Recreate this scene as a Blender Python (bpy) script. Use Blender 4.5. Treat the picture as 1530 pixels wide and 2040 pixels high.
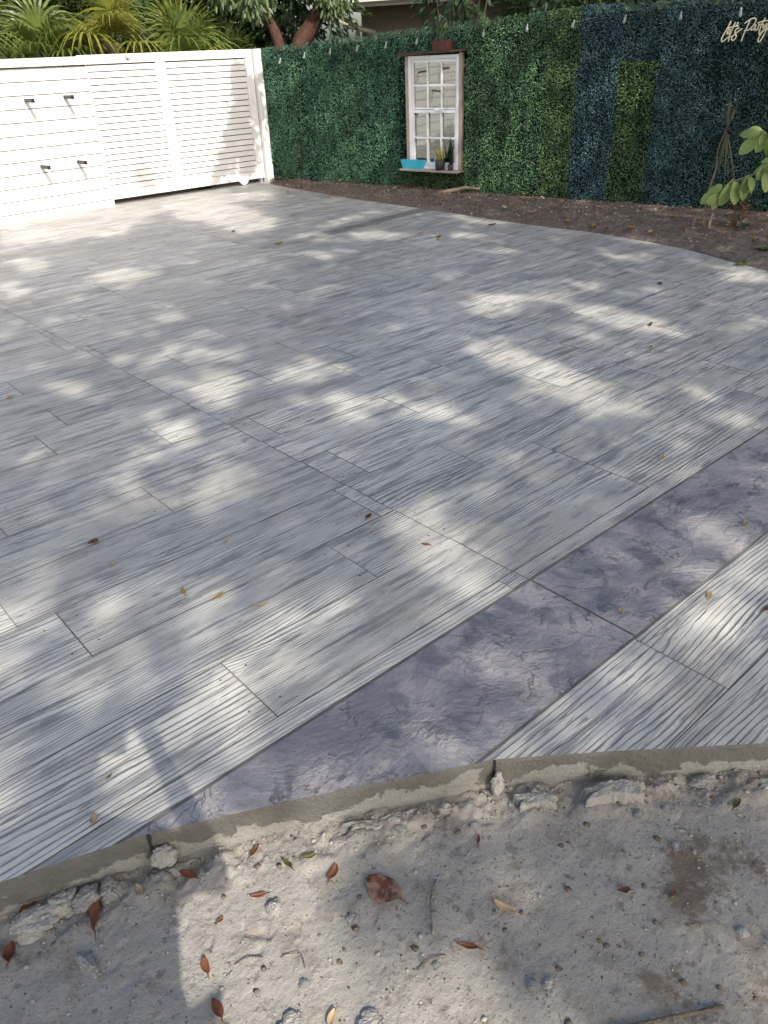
import bpy, bmesh, math, random
import numpy as np
from math import radians, sin, cos, pi
from mathutils import Vector, Matrix, Quaternion, geometry
random.seed(7); RNG=np.random.default_rng(11)
for o in list(bpy.data.objects): bpy.data.objects.remove(o)
SC=bpy.context.scene
COL=SC.collection
# axes: x runs along the stamped planks (towards the hedge), y runs across them (towards the gate), z=0 is the slab top
# ---------------------------------------------------------------- camera
CAMH=1.65
pitch,roll,yaw=radians(30.74),radians(2.69),radians(50.02)
def old2w(v): # camera-aligned frame -> plank-aligned frame
    A=(sin(yaw),cos(yaw)); return Vector((v[0]*A[0]+v[1]*A[1], -v[0]*A[1]+v[1]*A[0], v[2]))
rt0=Vector((1,0,0)); dn0=Vector((0,-sin(pitch),-cos(pitch))); fw0=Vector((0,cos(pitch),-sin(pitch)))
cr=old2w(cos(roll)*rt0+sin(roll)*dn0); cd=old2w(-sin(roll)*rt0+cos(roll)*dn0); cf=old2w(fw0)
cam=bpy.data.cameras.new('camera'); camo=bpy.data.objects.new('camera',cam); COL.objects.link(camo)
m=Matrix((( cr.x,-cd.x,-cf.x,0),(cr.y,-cd.y,-cf.y,0),(cr.z,-cd.z,-cf.z,CAMH),(0,0,0,1)))
camo.matrix_world=m
cam.sensor_fit='VERTICAL'; cam.sensor_height=24; cam.sensor_width=18; cam.lens=18; cam.clip_start=.02; cam.clip_end=2000
SC.camera=camo
SC.render.resolution_x=768; SC.render.resolution_y=1024
# ---------------------------------------------------------------- light
SX,SY=.28,1.13                       # ground travel of the sunlight per metre of drop
sundir=Vector((SX,SY,-1)).normalized()
elev=math.atan(1/math.hypot(SX,SY)); azim=math.atan2(-SX,-SY)
w=bpy.data.worlds.new("World"); SC.world=w; w.use_nodes=True
nt=w.node_tree; sky=nt.nodes.new('ShaderNodeTexSky'); sky.sky_type='NISHITA'; sky.sun_disc=False
sky.dust_density=4.; sky.ozone_density=.55; sky.sun_elevation=elev; sky.sun_rotation=azim%(2*pi)
bg=nt.nodes['Background']; nt.links.new(sky.outputs[0],bg.inputs[0]); bg.inputs[1].default_value=.15
sl=bpy.data.lights.new('sun','SUN'); sl.energy=3.2; sl.angle=radians(.53); sl.color=(1,.925,.81)
so=bpy.data.objects.new('sun',sl); COL.objects.link(so); so.rotation_euler=sundir.to_track_quat('-Z','Y').to_euler(); so.location=(0,-5,20)
SC.view_settings.view_transform='Standard'; SC.view_settings.look='None'; SC.view_settings.gamma=1
SC.view_settings.exposure=0.88
# ---------------------------------------------------------------- helpers
def tag(o,label=None,cat=None,group=None,kind=None):
    if label: o['label']=label
    if cat: o['category']=cat
    if group: o['group']=group
    if kind: o['kind']=kind
    return o
def empty(name,loc=(0,0,0),rz=0):
    o=bpy.data.objects.new(name,None); COL.objects.link(o); o.location=loc; o.rotation_euler=(0,0,rz); o.empty_display_size=.1; return o
def link(name,me,parent=None):
    o=bpy.data.objects.new(name,me); COL.objects.link(o)
    if parent is not None:
        o.parent=parent; o.matrix_parent_inverse=(Matrix.Translation(parent.location)@parent.rotation_euler.to_matrix().to_4x4()).inverted()
    return o
def meshobj(name,V,F,mat,parent=None,smooth=False,attrs=None,uv=None,mats=None,mi=None):
    me=bpy.data.meshes.new(name)
    if isinstance(F,np.ndarray):
        n=F.shape[1]; V=np.asarray(V,np.float32)
        me.vertices.add(len(V)); me.vertices.foreach_set('co',V.ravel())
        me.loops.add(F.size); me.loops.foreach_set('vertex_index',F.ravel().astype(np.int32))
        me.polygons.add(len(F)); me.polygons.foreach_set('loop_start',np.arange(0,F.size,n,dtype=np.int32))
        me.update(calc_edges=True)
    else:
        me.from_pydata([tuple(v) for v in V],[],F)
    me.validate()
    for mm in (mats or [mat]): me.materials.append(mm)
    if mi is not None: me.polygons.foreach_set('material_index',np.asarray(mi,np.int32))
    if attrs:
        for k,a in attrs.items():
            at=me.attributes.new(k,'FLOAT','POINT'); at.data.foreach_set('value',np.asarray(a,np.float32))
    if uv is not None:
        l=me.uv_layers.new(name='UVMap'); idx=np.zeros(len(me.loops),np.int32); me.loops.foreach_get('vertex_index',idx)
        l.data.foreach_set('uv',np.asarray(uv,np.float32)[idx].ravel())
    if smooth: me.polygons.foreach_set('use_smooth',np.ones(len(me.polygons),bool))
    return link(name,me,parent)
class MB:
    """collects solids, builds ONE mesh"""
    def __init__(s,M=None): s.b=bmesh.new(); s.M=M or Matrix.Identity(4)
    def box(s,x0,x1,y0,y1,z0,z1,bev=0):
        r=bmesh.ops.create_cube(s.b,size=1); vs=r['verts']
        for v in vs: v.co=Vector(((x0+x1)/2+v.co.x*(x1-x0),(y0+y1)/2+v.co.y*(y1-y0),(z0+z1)/2+v.co.z*(z1-z0)))
        if bev>0:
            es={e for v in vs for e in v.link_edges}
            bmesh.ops.bevel(s.b,geom=list(es),offset=bev,segments=1,affect='EDGES')
        return s
    def prism(s,pts,y0,y1):   # polygon in xz extruded along y
        a=[s.b.verts.new((p[0],y0,p[1])) for p in pts]; c=[s.b.verts.new((p[0],y1,p[1])) for p in pts]; n=len(pts)
        s.b.faces.new(a); s.b.faces.new(c[::-1])
        for i in range(n): s.b.faces.new((a[i],c[i],c[(i+1)%n],a[(i+1)%n]))
        return s
    def tube(s,pts,rad,n=8,cap=True):
        pts=[Vector(p) for p in pts]; rings=[]
        rr=rad if hasattr(rad,'__len__') else [rad]*len(pts)
        up=Vector((0,0,1))
        for i,p in enumerate(pts):
            d=(pts[min(i+1,len(pts)-1)]-pts[max(i-1,0)]).normalized()
            if abs(d.dot(up))>.95: a=d.cross(Vector((1,0,0))).normalized()
            else: a=d.cross(up).normalized()
            b=d.cross(a)
            rings.append([s.b.verts.new(p+(a*cos(2*pi*k/n)+b*sin(2*pi*k/n))*rr[i]) for k in range(n)])
        for i in range(len(rings)-1):
            for k in range(n):
                s.b.faces.new((rings[i][k],rings[i][(k+1)%n],rings[i+1][(k+1)%n],rings[i+1][k]))
        if cap: s.b.faces.new(rings[0][::-1]); s.b.faces.new(rings[-1])
        return s
    def lathe(s,prof,cx=0,cy=0,n=12):
        rings=[[s.b.verts.new((cx+r*cos(2*pi*k/n),cy+r*sin(2*pi*k/n),z)) for k in range(n)] for r,z in prof]
        for i in range(len(rings)-1):
            for k in range(n): s.b.faces.new((rings[i][k],rings[i][(k+1)%n],rings[i+1][(k+1)%n],rings[i+1][k]))
        s.b.faces.new(rings[0][::-1]); s.b.faces.new(rings[-1]); return s
    def build(s,name,mat,parent=None,smooth=False):
        bmesh.ops.recalc_face_normals(s.b,faces=s.b.faces)
        me=bpy.data.meshes.new(name); s.b.transform(s.M); s.b.to_mesh(me); s.b.free(); me.materials.append(mat)
        if smooth: me.polygons.foreach_set('use_smooth',np.ones(len(me.polygons),bool))
        return link(name,me,parent)
def frame(o,ex,ey,ez=(0,0,1)):
    ex,ey,ez=Vector(ex),Vector(ey),Vector(ez)
    return Matrix(((ex.x,ey.x,ez.x,o[0]),(ex.y,ey.y,ez.y,o[1]),(ex.z,ey.z,ez.z,o[2]),(0,0,0,1)))
def _h(i,j,s):
    n=(i.astype(np.int64)*374761393+j.astype(np.int64)*668265263+s*974634777)&0xffffffff
    n=((n^(n>>13))*1274126177)&0xffffffff
    return ((n^(n>>16))&0xffff)/65535.
def vn(x,y,s=0):
    x=np.asarray(x,float);y=np.asarray(y,float); i=np.floor(x);j=np.floor(y);fx=x-i;fy=y-j;i=i.astype(int);j=j.astype(int)
    fx=fx*fx*(3-2*fx);fy=fy*fy*(3-2*fy)
    return (_h(i,j,s)*(1-fx)+_h(i+1,j,s)*fx)*(1-fy)+(_h(i,j+1,s)*(1-fx)+_h(i+1,j+1,s)*fx)*fy
def fbm(x,y,o=4,s=0):
    r=0;a=.5
    for k in range(o): r=r+a*vn(x,y,s+k*17); x=x*2.03;y=y*2.03;a*=.5
    return r
# ---- node building
class NT:
    def __init__(s,name):
        s.m=bpy.data.materials.new(name); s.m.use_nodes=True; s.t=s.m.node_tree; s.p=s.t.nodes['Principled BSDF']
    def n(s,ty,ins=None,**kw):
        x=s.t.nodes.new(ty)
        for k,v in kw.items(): setattr(x,k,v)
        if ins:
            for k,v in ins.items(): s.set(x.inputs[k],v)
        return x
    def set(s,sock,v):
        if isinstance(v,bpy.types.NodeSocket): s.t.links.new(v,sock)
        elif isinstance(v,bpy.types.Node): s.t.links.new(v.outputs[0],sock)
        else:
            if sock.type=='RGBA' and len(v)==3: v=(*v,1)
            sock.default_value=v
    def math(s,op,a,b=None,c=None,clamp=False):
        x=s.t.nodes.new('ShaderNodeMath'); x.operation=op; x.use_clamp=clamp
        for i,v in enumerate((a,b,c)):
            if v is not None: s.set(x.inputs[i],v)
        return x.outputs[0]
    def mix(s,f,a,b):
        x=s.t.nodes.new('ShaderNodeMix'); x.data_type='RGBA'
        s.set(x.inputs[0],f); s.set(x.inputs[6],a); s.set(x.inputs[7],b); return x.outputs[2]
    def ramp(s,v,lo,hi,a=0.,b=1.):
        x=s.t.nodes.new('ShaderNodeMapRange'); x.interpolation_type='SMOOTHSTEP'
        s.set(x.inputs[0],v); s.set(x.inputs[1],lo); s.set(x.inputs[2],hi); s.set(x.inputs[3],a); s.set(x.inputs[4],b); return x.outputs[0]
    def xyz(s,x_,y_,z_=0.):
        x=s.t.nodes.new('ShaderNodeCombineXYZ'); s.set(x.inputs[0],x_); s.set(x.inputs[1],y_); s.set(x.inputs[2],z_); return x.outputs[0]
    def noise(s,vec,scale=1.,detail=3.,rough=.5,dist=0.,col=False):
        x=s.n('ShaderNodeTexNoise',{'Vector':vec,'Scale':scale,'Detail':detail,'Roughness':rough,'Distortion':dist}); return x.outputs[1 if col else 0]
    def pos(s):
        g=s.t.nodes.new('ShaderNodeNewGeometry'); return g.outputs['Position']
    def sep(s,v):
        x=s.n('ShaderNodeSeparateXYZ',{0:v}); return x.outputs
    def attr(s,k):
        x=s.n('ShaderNodeAttribute'); x.attribute_name=k; return x.outputs['Fac']
    def bump(s,h,dist=.01,strength=1.):
        x=s.n('ShaderNodeBump',{'Strength':strength,'Distance':dist,'Height':h}); s.t.links.new(x.outputs[0],s.p.inputs['Normal']); return x
    def base(s,c,r=.6,spec=.5): s.set(s.p.inputs['Base Color'],c); s.set(s.p.inputs['Roughness'],r); s.set(s.p.inputs['Specular IOR Level'],spec); return s.m
def simple(name,c,r=.6,spec=.4,var=.12,scale=9.,bump=.0,metal=0):
    t=NT(name); P=t.pos(); nz=t.noise(P,scale,5.,.6)
    cc=t.mix(nz,tuple(max(0,x*(1-var)) for x in c),tuple(min(1,x*(1+var)) for x in c))
    if bump: t.bump(t.noise(P,scale*5,4.),bump)
    t.p.inputs['Metallic'].default_value=metal
    return t.base(cc,r,spec)
def leafmat(name,c0,c1,rough=.45,trans=.25,spec=.4,tcol=None):
    t=NT(name); a=t.attr('tone'); cc=t.mix(a,c0,c1); t.base(cc,rough,spec)
    tr=t.n('ShaderNodeBsdfTranslucent',{'Color':t.mix(a,tuple(min(1,x*1.5) for x in c0),tcol or tuple(min(1,x*1.7) for x in c1))})
    mx=t.n('ShaderNodeMixShader',{0:trans,1:t.p.outputs[0],2:tr.outputs[0]})
    t.t.links.new(mx.outputs[0],t.t.nodes['Material Output'].inputs[0]); return t.m
# ---------------------------------------------------------------- materials
def mat_planks():
    t=NT('stamped_wood_concrete'); uv=t.n('ShaderNodeUVMap'); U,V,_=t.sep(uv.outputs[0])
    sd=t.attr('seed'); dn=t.attr('dens'); tn=t.attr('tonep')
    s1=t.math('MULTIPLY',sd,53.1); s2=t.math('MULTIPLY',sd,91.7)
    def P(a,b,o=0.): return t.xyz(t.math('ADD',t.math('MULTIPLY',U,a),s1),t.math('ADD',t.math('MULTIPLY',V,b),s2),o)
    warp=t.noise(P(.75,3.4),1.,1.5,.45)
    wob=t.noise(P(6.,22.,3.),1.,2.,.5)
    h=t.math('MULTIPLY',V,t.math('MULTIPLY_ADD',dn,52.,44.))
    h=t.math('ADD',h,t.math('MULTIPLY',warp,t.math('MULTIPLY_ADD',dn,15.,5.)))
    h=t.math('ADD',h,t.math('MULTIPLY',wob,.5)); h=t.math('ADD',h,t.math('MULTIPLY',t.noise(P(1.6,9.,41.),1.,2.,.5),2.0))
    fr=t.math('ABSOLUTE',t.math('SUBTRACT',t.math('FRACT',h),.5))       # 0 at the line centre
    wid=t.noise(P(2.8,22.,7.),1.,4.,.68)
    lw=t.ramp(wid,.34,.66,.07,.235)
    line=t.math('SUBTRACT',1.,t.ramp(t.math('DIVIDE',fr,t.math('MAXIMUM',lw,.001)),.45,1.15))
    line=t.math('MULTIPLY',line,t.ramp(wid,.33,.42))
    # finer secondary grain
    h2=t.math('ADD',t.math('MULTIPLY',V,150.),t.math('MULTIPLY',t.noise(P(1.3,6.,11.),1.,2.,.5),9.))
    f2=t.math('ABSOLUTE',t.math('SUBTRACT',t.math('FRACT',h2),.5))
    fine=t.math('MULTIPLY',t.math('SUBTRACT',1.,t.ramp(f2,.05,.2)),t.ramp(t.noise(P(3.,18.,5.),1.,3.,.6),.5,.68))
    sm=t.noise(P(3.,11.,20.),1.,4.,.62); smud=t.ramp(sm,.52,.70)
    sm2=t.ramp(t.noise(P(4.,26.,31.),1.,4.,.65),.54,.68)
    big=t.noise(t.xyz(U,V,2.),.9,4.,.55); bl=t.ramp(big,.35,.68)
    cb=t.mix(bl,(.50,.49,.455),(.67,.645,.59))
    cb=t.mix(t.math('MULTIPLY',tn,.45),cb,(.33,.33,.33))
    c=t.mix(t.math('MULTIPLY',smud,.6),cb,(.17,.175,.19))
    c=t.mix(t.math('MULTIPLY',sm2,.55),c,(.19,.2,.225))
    c=t.mix(t.math('MULTIPLY',fine,.6),c,(.15,.155,.17))
    stn=t.math('MULTIPLY',t.ramp(t.noise(t.xyz(U,V,60.),1.7,5.,.6),.32,.58,.65,1.),t.ramp(t.noise(P(5.,45.,61.),1.,3.,.6),.32,.50,.5,1.))
    stn=t.math('MULTIPLY',stn,t.ramp(t.noise(P(.9,5.5,131.),1.,3.,.55),.36,.55,.15,1.))
    c=t.mix(t.ramp(t.noise(P(1.1,5.,70.),1.,5.,.65),.47,.72,0.,.5),c,(.235,.235,.24))
    c=t.mix(t.math('MULTIPLY',t.math('MULTIPLY',line,.82),stn),c,(.055,.058,.068))
    stk=t.math('MULTIPLY',t.ramp(t.noise(P(1.9,27.,151.),1.,4.,.62),.515,.60),t.ramp(t.noise(P(1.2,4.5,161.),1.,4.,.6),.36,.56,.12,1.))
    c=t.mix(t.math('MULTIPLY',stk,.72),c,(.105,.108,.125))
    blt=t.math('MULTIPLY',t.ramp(t.noise(P(4.2,13.,171.),1.,5.,.68),.60,.68),.6); c=t.mix(blt,c,(.14,.14,.15))
    ds=t.math('MULTIPLY',t.ramp(t.noise(P(5.5,62.,101.),1.,3.,.6),.585,.64),t.ramp(t.noise(P(1.4,7.,111.),1.,3.,.6),.42,.6))
    c=t.mix(t.math('MULTIPLY',ds,.9),c,(.10,.10,.11))
    wrm=t.ramp(t.noise(t.xyz(U,V,120.),2.3,4.,.6),.45,.7,0.,.35); c=t.mix(wrm,c,(.40,.36,.30))
    spk=t.ramp(t.noise(t.xyz(U,V,80.),75.,3.,.7),.66,.74,0.,.55); c=t.mix(spk,c,(.13,.125,.12))
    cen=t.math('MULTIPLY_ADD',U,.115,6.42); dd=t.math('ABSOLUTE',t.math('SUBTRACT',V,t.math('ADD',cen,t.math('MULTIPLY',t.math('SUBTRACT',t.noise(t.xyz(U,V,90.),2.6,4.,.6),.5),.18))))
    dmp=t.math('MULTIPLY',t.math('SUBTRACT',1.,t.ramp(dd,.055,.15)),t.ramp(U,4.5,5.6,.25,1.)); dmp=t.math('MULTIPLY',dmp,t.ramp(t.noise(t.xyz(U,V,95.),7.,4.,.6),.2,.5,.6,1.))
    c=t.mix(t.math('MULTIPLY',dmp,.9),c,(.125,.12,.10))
    fg=t.noise(t.xyz(U,V,0.),240.,2.,.6); c=t.mix(t.ramp(fg,.3,.75,.0,.18),c,(.58,.565,.53))
    hh=t.math('MULTIPLY_ADD',line,-1.,t.math('MULTIPLY_ADD',fine,-.5,t.math('MULTIPLY',t.noise(t.xyz(U,V,0.),16.,4.,.55),.55)))
    t.bump(hh,.0035)
    rgh=t.math('ADD',t.math('MULTIPLY',sm,.25),.28)
    return t.base(c,rgh,.5)
def mat_band():
    t=NT('stamped_slate_concrete'); P=t.pos(); x,y,_=t.sep(P); Q=t.xyz(x,y,0.)
    n1=t.noise(Q,2.6,6.,.66,.4); n2=t.noise(t.xyz(x,y,5.),7.,6.,.66,.6); n3=t.noise(t.xyz(x,y,9.),11.,4.,.6,1.3)
    v1=t.math('SUBTRACT',1.,t.ramp(t.math('ABSOLUTE',t.math('SUBTRACT',t.noise(t.xyz(x,y,14.),5.,6.,.62,.9),.5)),.0,.012))
    v1=t.math('MULTIPLY',v1,t.ramp(t.noise(t.xyz(x,y,30.),7.,2.),.48,.6))
    c=t.mix(t.ramp(n1,.35,.65),(.205,.195,.212),(.345,.322,.32))
    c=t.mix(t.ramp(n2,.53,.62,0.,.62),c,(.10,.10,.118))
    c=t.mix(t.ramp(n3,.56,.72,0.,.45),c,(.44,.40,.38))
    c=t.mix(t.math('MULTIPLY',v1,.45),c,(.085,.085,.10))
    v2=t.math('ABSOLUTE',t.math('SUBTRACT',t.noise(t.xyz(x,y,44.),4.,5.,.6,.5),.5)); hh=t.math('ADD',t.math('MULTIPLY_ADD',t.ramp(v2,0.,.06),.10,t.math('MULTIPLY',n1,1.6)),t.math('MULTIPLY_ADD',v1,-.25,t.math('MULTIPLY',n2,.6)))
    hh=t.math('ADD',hh,t.math('MULTIPLY',t.noise(Q,60.,4.,.65),.10)); t.bump(hh,.022,1.)
    return t.base(c,t.ramp(n2,.3,.7,.5,.34),.5)
def mat_side():
    t=NT('raw_slab_edge_concrete'); P=t.pos(); x,y,z=t.sep(P); q=t.math('ADD',x,t.math('MULTIPLY',y,-.8))
    n=t.noise(t.xyz(t.math('MULTIPLY',q,5.),t.math('MULTIPLY',z,7.),0.),1.,5.,.62)
    k=t.math('ADD',n,t.math('MULTIPLY',z,-3.2))
    c=t.mix(t.noise(P,14.,5.,.6),(.10,.098,.088),(.19,.185,.167))
    c=t.mix(t.ramp(t.noise(P,3.,2.),.45,.6,0.,.5),c,(.19,.18,.14))
    c=t.mix(t.ramp(k,.70,.74,0.,.9),c,(.33,.325,.295)); c=t.mix(t.ramp(t.noise(P,90.,4.,.7),.6,.72,0.,.6),c,(.07,.066,.055))
    t.bump(t.math('ADD',t.ramp(k,.70,.74),t.math('MULTIPLY',t.noise(P,60.,5.,.65),2.)),.006)
    return t.base(c,.62,.4)
def mat_dirt():
    t=NT('cement_dusted_dirt'); P=t.pos(); a=t.attr('brown')
    n=t.noise(P,3.,6.,.6); nn=t.noise(P,45.,5.,.65); sp=t.noise(P,120.,3.,.6)
    c=t.mix(n,(.225,.213,.192),(.36,.343,.312))
    c=t.mix(t.ramp(nn,.35,.7,0.,.4),c,(.30,.27,.235))
    c=t.mix(t.ramp(t.math('ADD',a,t.math('MULTIPLY',t.math('SUBTRACT',nn,.5),1.3)),.35,.8),c,t.mix(t.noise(P,80.,3.),(.085,.065,.05),(.22,.18,.14)))
    c=t.mix(t.ramp(t.noise(P,8.,5.,.65),.5,.68,0.,.55),c,(.17,.145,.115)); c=t.mix(t.ramp(t.noise(P,27.,4.,.7),.60,.66,0.,.6),c,(.12,.10,.08)); c=t.mix(t.ramp(sp,.63,.69,0.,.8),c,(.08,.07,.06))
    c=t.mix(t.ramp(t.noise(P,19.,2.),.66,.70,0.,.5),c,(.14,.11,.085))
    t.bump(t.math('ADD',nn,t.math('MULTIPLY',sp,.35)),.006)
    return t.base(c,.85,.25)
def mat_mulch():
    t=NT('dark_mulchy_soil'); P=t.pos()
    n=t.noise(P,5.,5.,.6); g=t.noise(P,38.,5.,.7); v=t.n('ShaderNodeTexVoronoi',{'Vector':P,'Scale':46.}).outputs['Color']
    vs=t.sep(v)[0]
    c=t.mix(n,(.075,.06,.05),(.185,.15,.125)); c=t.mix(t.ramp(g,.45,.7),c,(.19,.155,.13)); c=t.mix(t.ramp(vs,.9,.94,0.,.7),c,(.26,.22,.18))
    t.bump(g,.02); return t.base(c,.9,.2)
M={}
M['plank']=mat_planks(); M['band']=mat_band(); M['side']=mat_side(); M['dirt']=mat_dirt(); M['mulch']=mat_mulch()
M['groove']=simple('groove_grout',(.20,.195,.18),.8,.3,.45,1.1)
M['hole']=simple('nail_hole',(.03,.03,.035),.5)
M['soil']=simple('outer_ground',(.13,.11,.08),.9,.2,.3,2.)
def mat_white():
    t=NT('white_painted_board'); P=t.pos(); n=t.noise(P,2.5,4.); g=t.ramp(t.noise(P,26.,3.,.6),.66,.75,0.,.22)
    t.bump(t.noise(t.xyz(*[t.math('MULTIPLY',a,b) for a,b in zip(t.sep(P),(8.,8.,90.))]),1.,3.),.0008)
    return t.base(t.mix(g,t.mix(n,(.64,.64,.63),(.71,.708,.695)),(.52,.49,.42)),.5,.4)
M['white']=mat_white()
M['gap']=simple('gap_shadow_board',(.035,.035,.035),.7)
M['black']=simple('black_steel',(.02,.02,.022),.4,.5)
M['vinyl']=simple('white_vinyl',(.74,.75,.76),.35,.5,.04)
M['casing']=simple('weathered_pine',(.36,.285,.235),.7,.3,.35,14.,.002)
M['darkwood']=simple('dark_old_wood',(.055,.035,.025),.7,.3,.4,12.,.003)
M['turq']=simple('turquoise_glaze',(.045,.42,.55),.35,.5,.08)
M['terra']=simple('terracotta',(.23,.065,.045),.7,.3,.15)
def mat_mirror():
    t=NT('mirror_pane'); P=t.pos(); t.p.inputs['Metallic'].default_value=1
    t.bump(t.noise(P,2.2,1.),.004,.5)
    return t.base((.23,.24,.235),.03,.5)
M['mirror']=mat_mirror()
M['potblk']=simple('mottled_black_pot',(.02,.022,.024),.35,.6,.8,60.,.004)
M['bulb']=simple('frosted_bulb',(.20,.23,.21),.15,.6,.03)
M['cord']=simple('green_cord',(.03,.045,.03),.6)
M['neon']=simple('cream_silicone_tube',(.72,.66,.46),.45,.4,.04)
M['acryl']=simple('sign_backer',(.10,.11,.09),.3,.5,.1)
M['stucco']=simple('beige_stucco',(.20,.17,.135),.85,.2,.1,20.,.004)
M['fascia']=simple('fascia_paint',(.62,.62,.60),.5,.4,.1)
M['roof']=simple('roof_shingle',(.09,.08,.075),.8,.3,.3,30.,.01)
M['gutter']=simple('taupe_downspout',(.30,.28,.25),.5,.4,.1)
M['gumbo']=simple('red_peeling_bark',(.085,.042,.032),.65,.3,.7,14.,.03)
M['bark']=simple('grey_bark',(.16,.13,.10),.85,.2,.4,14.,.02)
M['stem']=simple('thin_tan_stem',(.22,.17,.12),.75,.2,.3,20.,.003)
M['rock']=simple('chalky_rubble',(.33,.32,.295),.9,.2,.4,40.,.01)
M['rockdk']=simple('grey_pebble',(.22,.22,.21),.8,.25,.3,40.,.004)
M['lump']=simple('spilled_concrete',(.34,.33,.30),.85,.25,.28,22.,.008)
M['stain']=simple('wet_cement_strip',(.105,.10,.085),.8,.2,.3,6.,.004)
M['core']=simple('hedge_backing',(.006,.014,.010),.9,.1)
M['skin']=simple('skin',(.45,.27,.2),.5,.4,.05)
M['shirt']=simple('navy_cotton',(.03,.04,.09),.85,.2)
M['short']=simple('grey_cotton',(.12,.12,.12),.85,.2)
M['hair']=simple('dark_hair',(.02,.015,.012),.6,.3)
# ---------------------------------------------------------------- slab
FE=[(-6,3.72),(-3,2.6),(0,1.487),(.32,1.368),(.67,1.188),(1.128,.931),(1.36,.748),(1.709,.46),(2.5,-.42),(3.5,-1.8),(4.2,-3)]
fx=[p[0] for p in FE]; fy=[p[1] for p in FE]
def vlow(u): return float(np.interp(u,fx,fy))
RE=[(-3,4.2),(-1.5,5.0),(0,5.75),(1.0,6.05),(2.0,6.35),(2.78,6.56),(3.19,6.68),(3.61,6.85),(4.07,6.93),(4.73,7.0),(5.26,6.95),(5.95,6.92),(7.13,6.96),(8.6,6.93),(10.45,7.05),(11.16,7.2)]
ry=[p[0] for p in RE]; rx=[p[1] for p in RE]
def uedge(v): return np.interp(v,ry,rx)
UL=-6.0; VT=11.16
V=[];F=[];UVs=[];A1=[];A2=[];A3=[];MI=[]
def cell(u0,u1,v0,v1,gap=.0026,mi=0):
    g=gap*(random.choice((.55,.7,.9,1.)) if mi==0 else 1.15)
    u1=min(u1,max(uedge(v0),uedge(v1))+.0)
    if u1-u0<.02: return
    us=set([u0+g,u1-g])
    for a in fx: 
        if u0<a<u1: us.add(a)
    for (a,b),(c,d) in zip(FE[:-1],FE[1:]):
        for vv in (v0+g,v1-g):
            if (b-vv)*(d-vv)<0:
                q=a+(c-a)*(vv-b)/(d-b)
                if u0+g<q<u1-g: us.add(q)
    us=sorted(us); sd=random.random(); dn=random.random(); tn=random.random()**1.6
    if mi==0: dn=dn**1.3
    if v1<.96: dn*=.35; tn=.8
    for a,b in zip(us[:-1],us[1:]):
        la,lb=max(v0+g,vlow(a)),max(v0+g,vlow(b)); t=v1-g
        if la>=t-1e-5 and lb>=t-1e-5: continue
        la=min(la,t);lb=min(lb,t)
        bb=b; e0,e1=uedge(lb),uedge(t)
        pts=[(a,la),(min(b,e0) if b>e0-1e-6 and b==us[-1] else b,lb),(min(b,e1) if b==us[-1] else b,t),(a,t)]
        i=len(V)
        for p in pts: V.append((p[0],p[1],0)); UVs.append(p); A1.append(sd);A2.append(dn);A3.append(tn)
        F.append((i,i+1,i+2,i+3)); MI.append(mi)
rows=[-3]; 
low=[.95-.3175*k for k in range(0,12)][::-1]
joints={ (0.6325,.95):[1.825,3.1,4.4],(0.315,.6325):[1.1,2.45,3.9]}
bandv=(.955,1.388)
up=[1.395,1.468,1.79,2.108,2.435,2.766,3.085,3.40,3.71,4.03,4.345,4.67,4.98,5.285,5.59]
while up[-1]<6.8: up.append(up[-1]+.336)
up[-1]=6.93; up+=[7.345]
while up[-1]<11.0: up.append(up[-1]+.318)
up[-1]=VT
J={0:[1.755,3.6],1:[.79,2.73,4.0,5.2],2:[-.9,1.455,2.73,4.31,5.6],3:[-.4,.5,1.75,2.387,3.9,5.3],4:[.37,1.97,3.4,4.7,6.0],5:[-.2,1.145,2.6,4.0,5.5],6:[.55,1.92,3.195,4.6,5.8],
   7:[.2,1.47,2.73,4.1,5.3],8:[1.0,2.32,2.94,4.4,5.9],9:[1.18,2.75,3.7,5.1],10:[.3,2.1,3.5,4.9,6.2],11:[1.17,2.6,4.1,5.5],12:[1.815,3.055,4.5,6.0],13:[1.67,3.6,5.0]}
SAW1=lambda v:1.838+(1.727-1.838)*(v-1.392)/(6.832-1.392)
SAW2=lambda v:4.45
for k in range(len(low)-1):
    v0,v1=low[k],low[k+1]; js=joints.get((round(v0,4),round(v1,4))) or sorted(random.uniform(1,6) for _ in range(3))
    cuts=[-1]+js+[6.5]
    for a,b in zip(cuts[:-1],cuts[1:]): cell(a,b,v0,v1)
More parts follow.
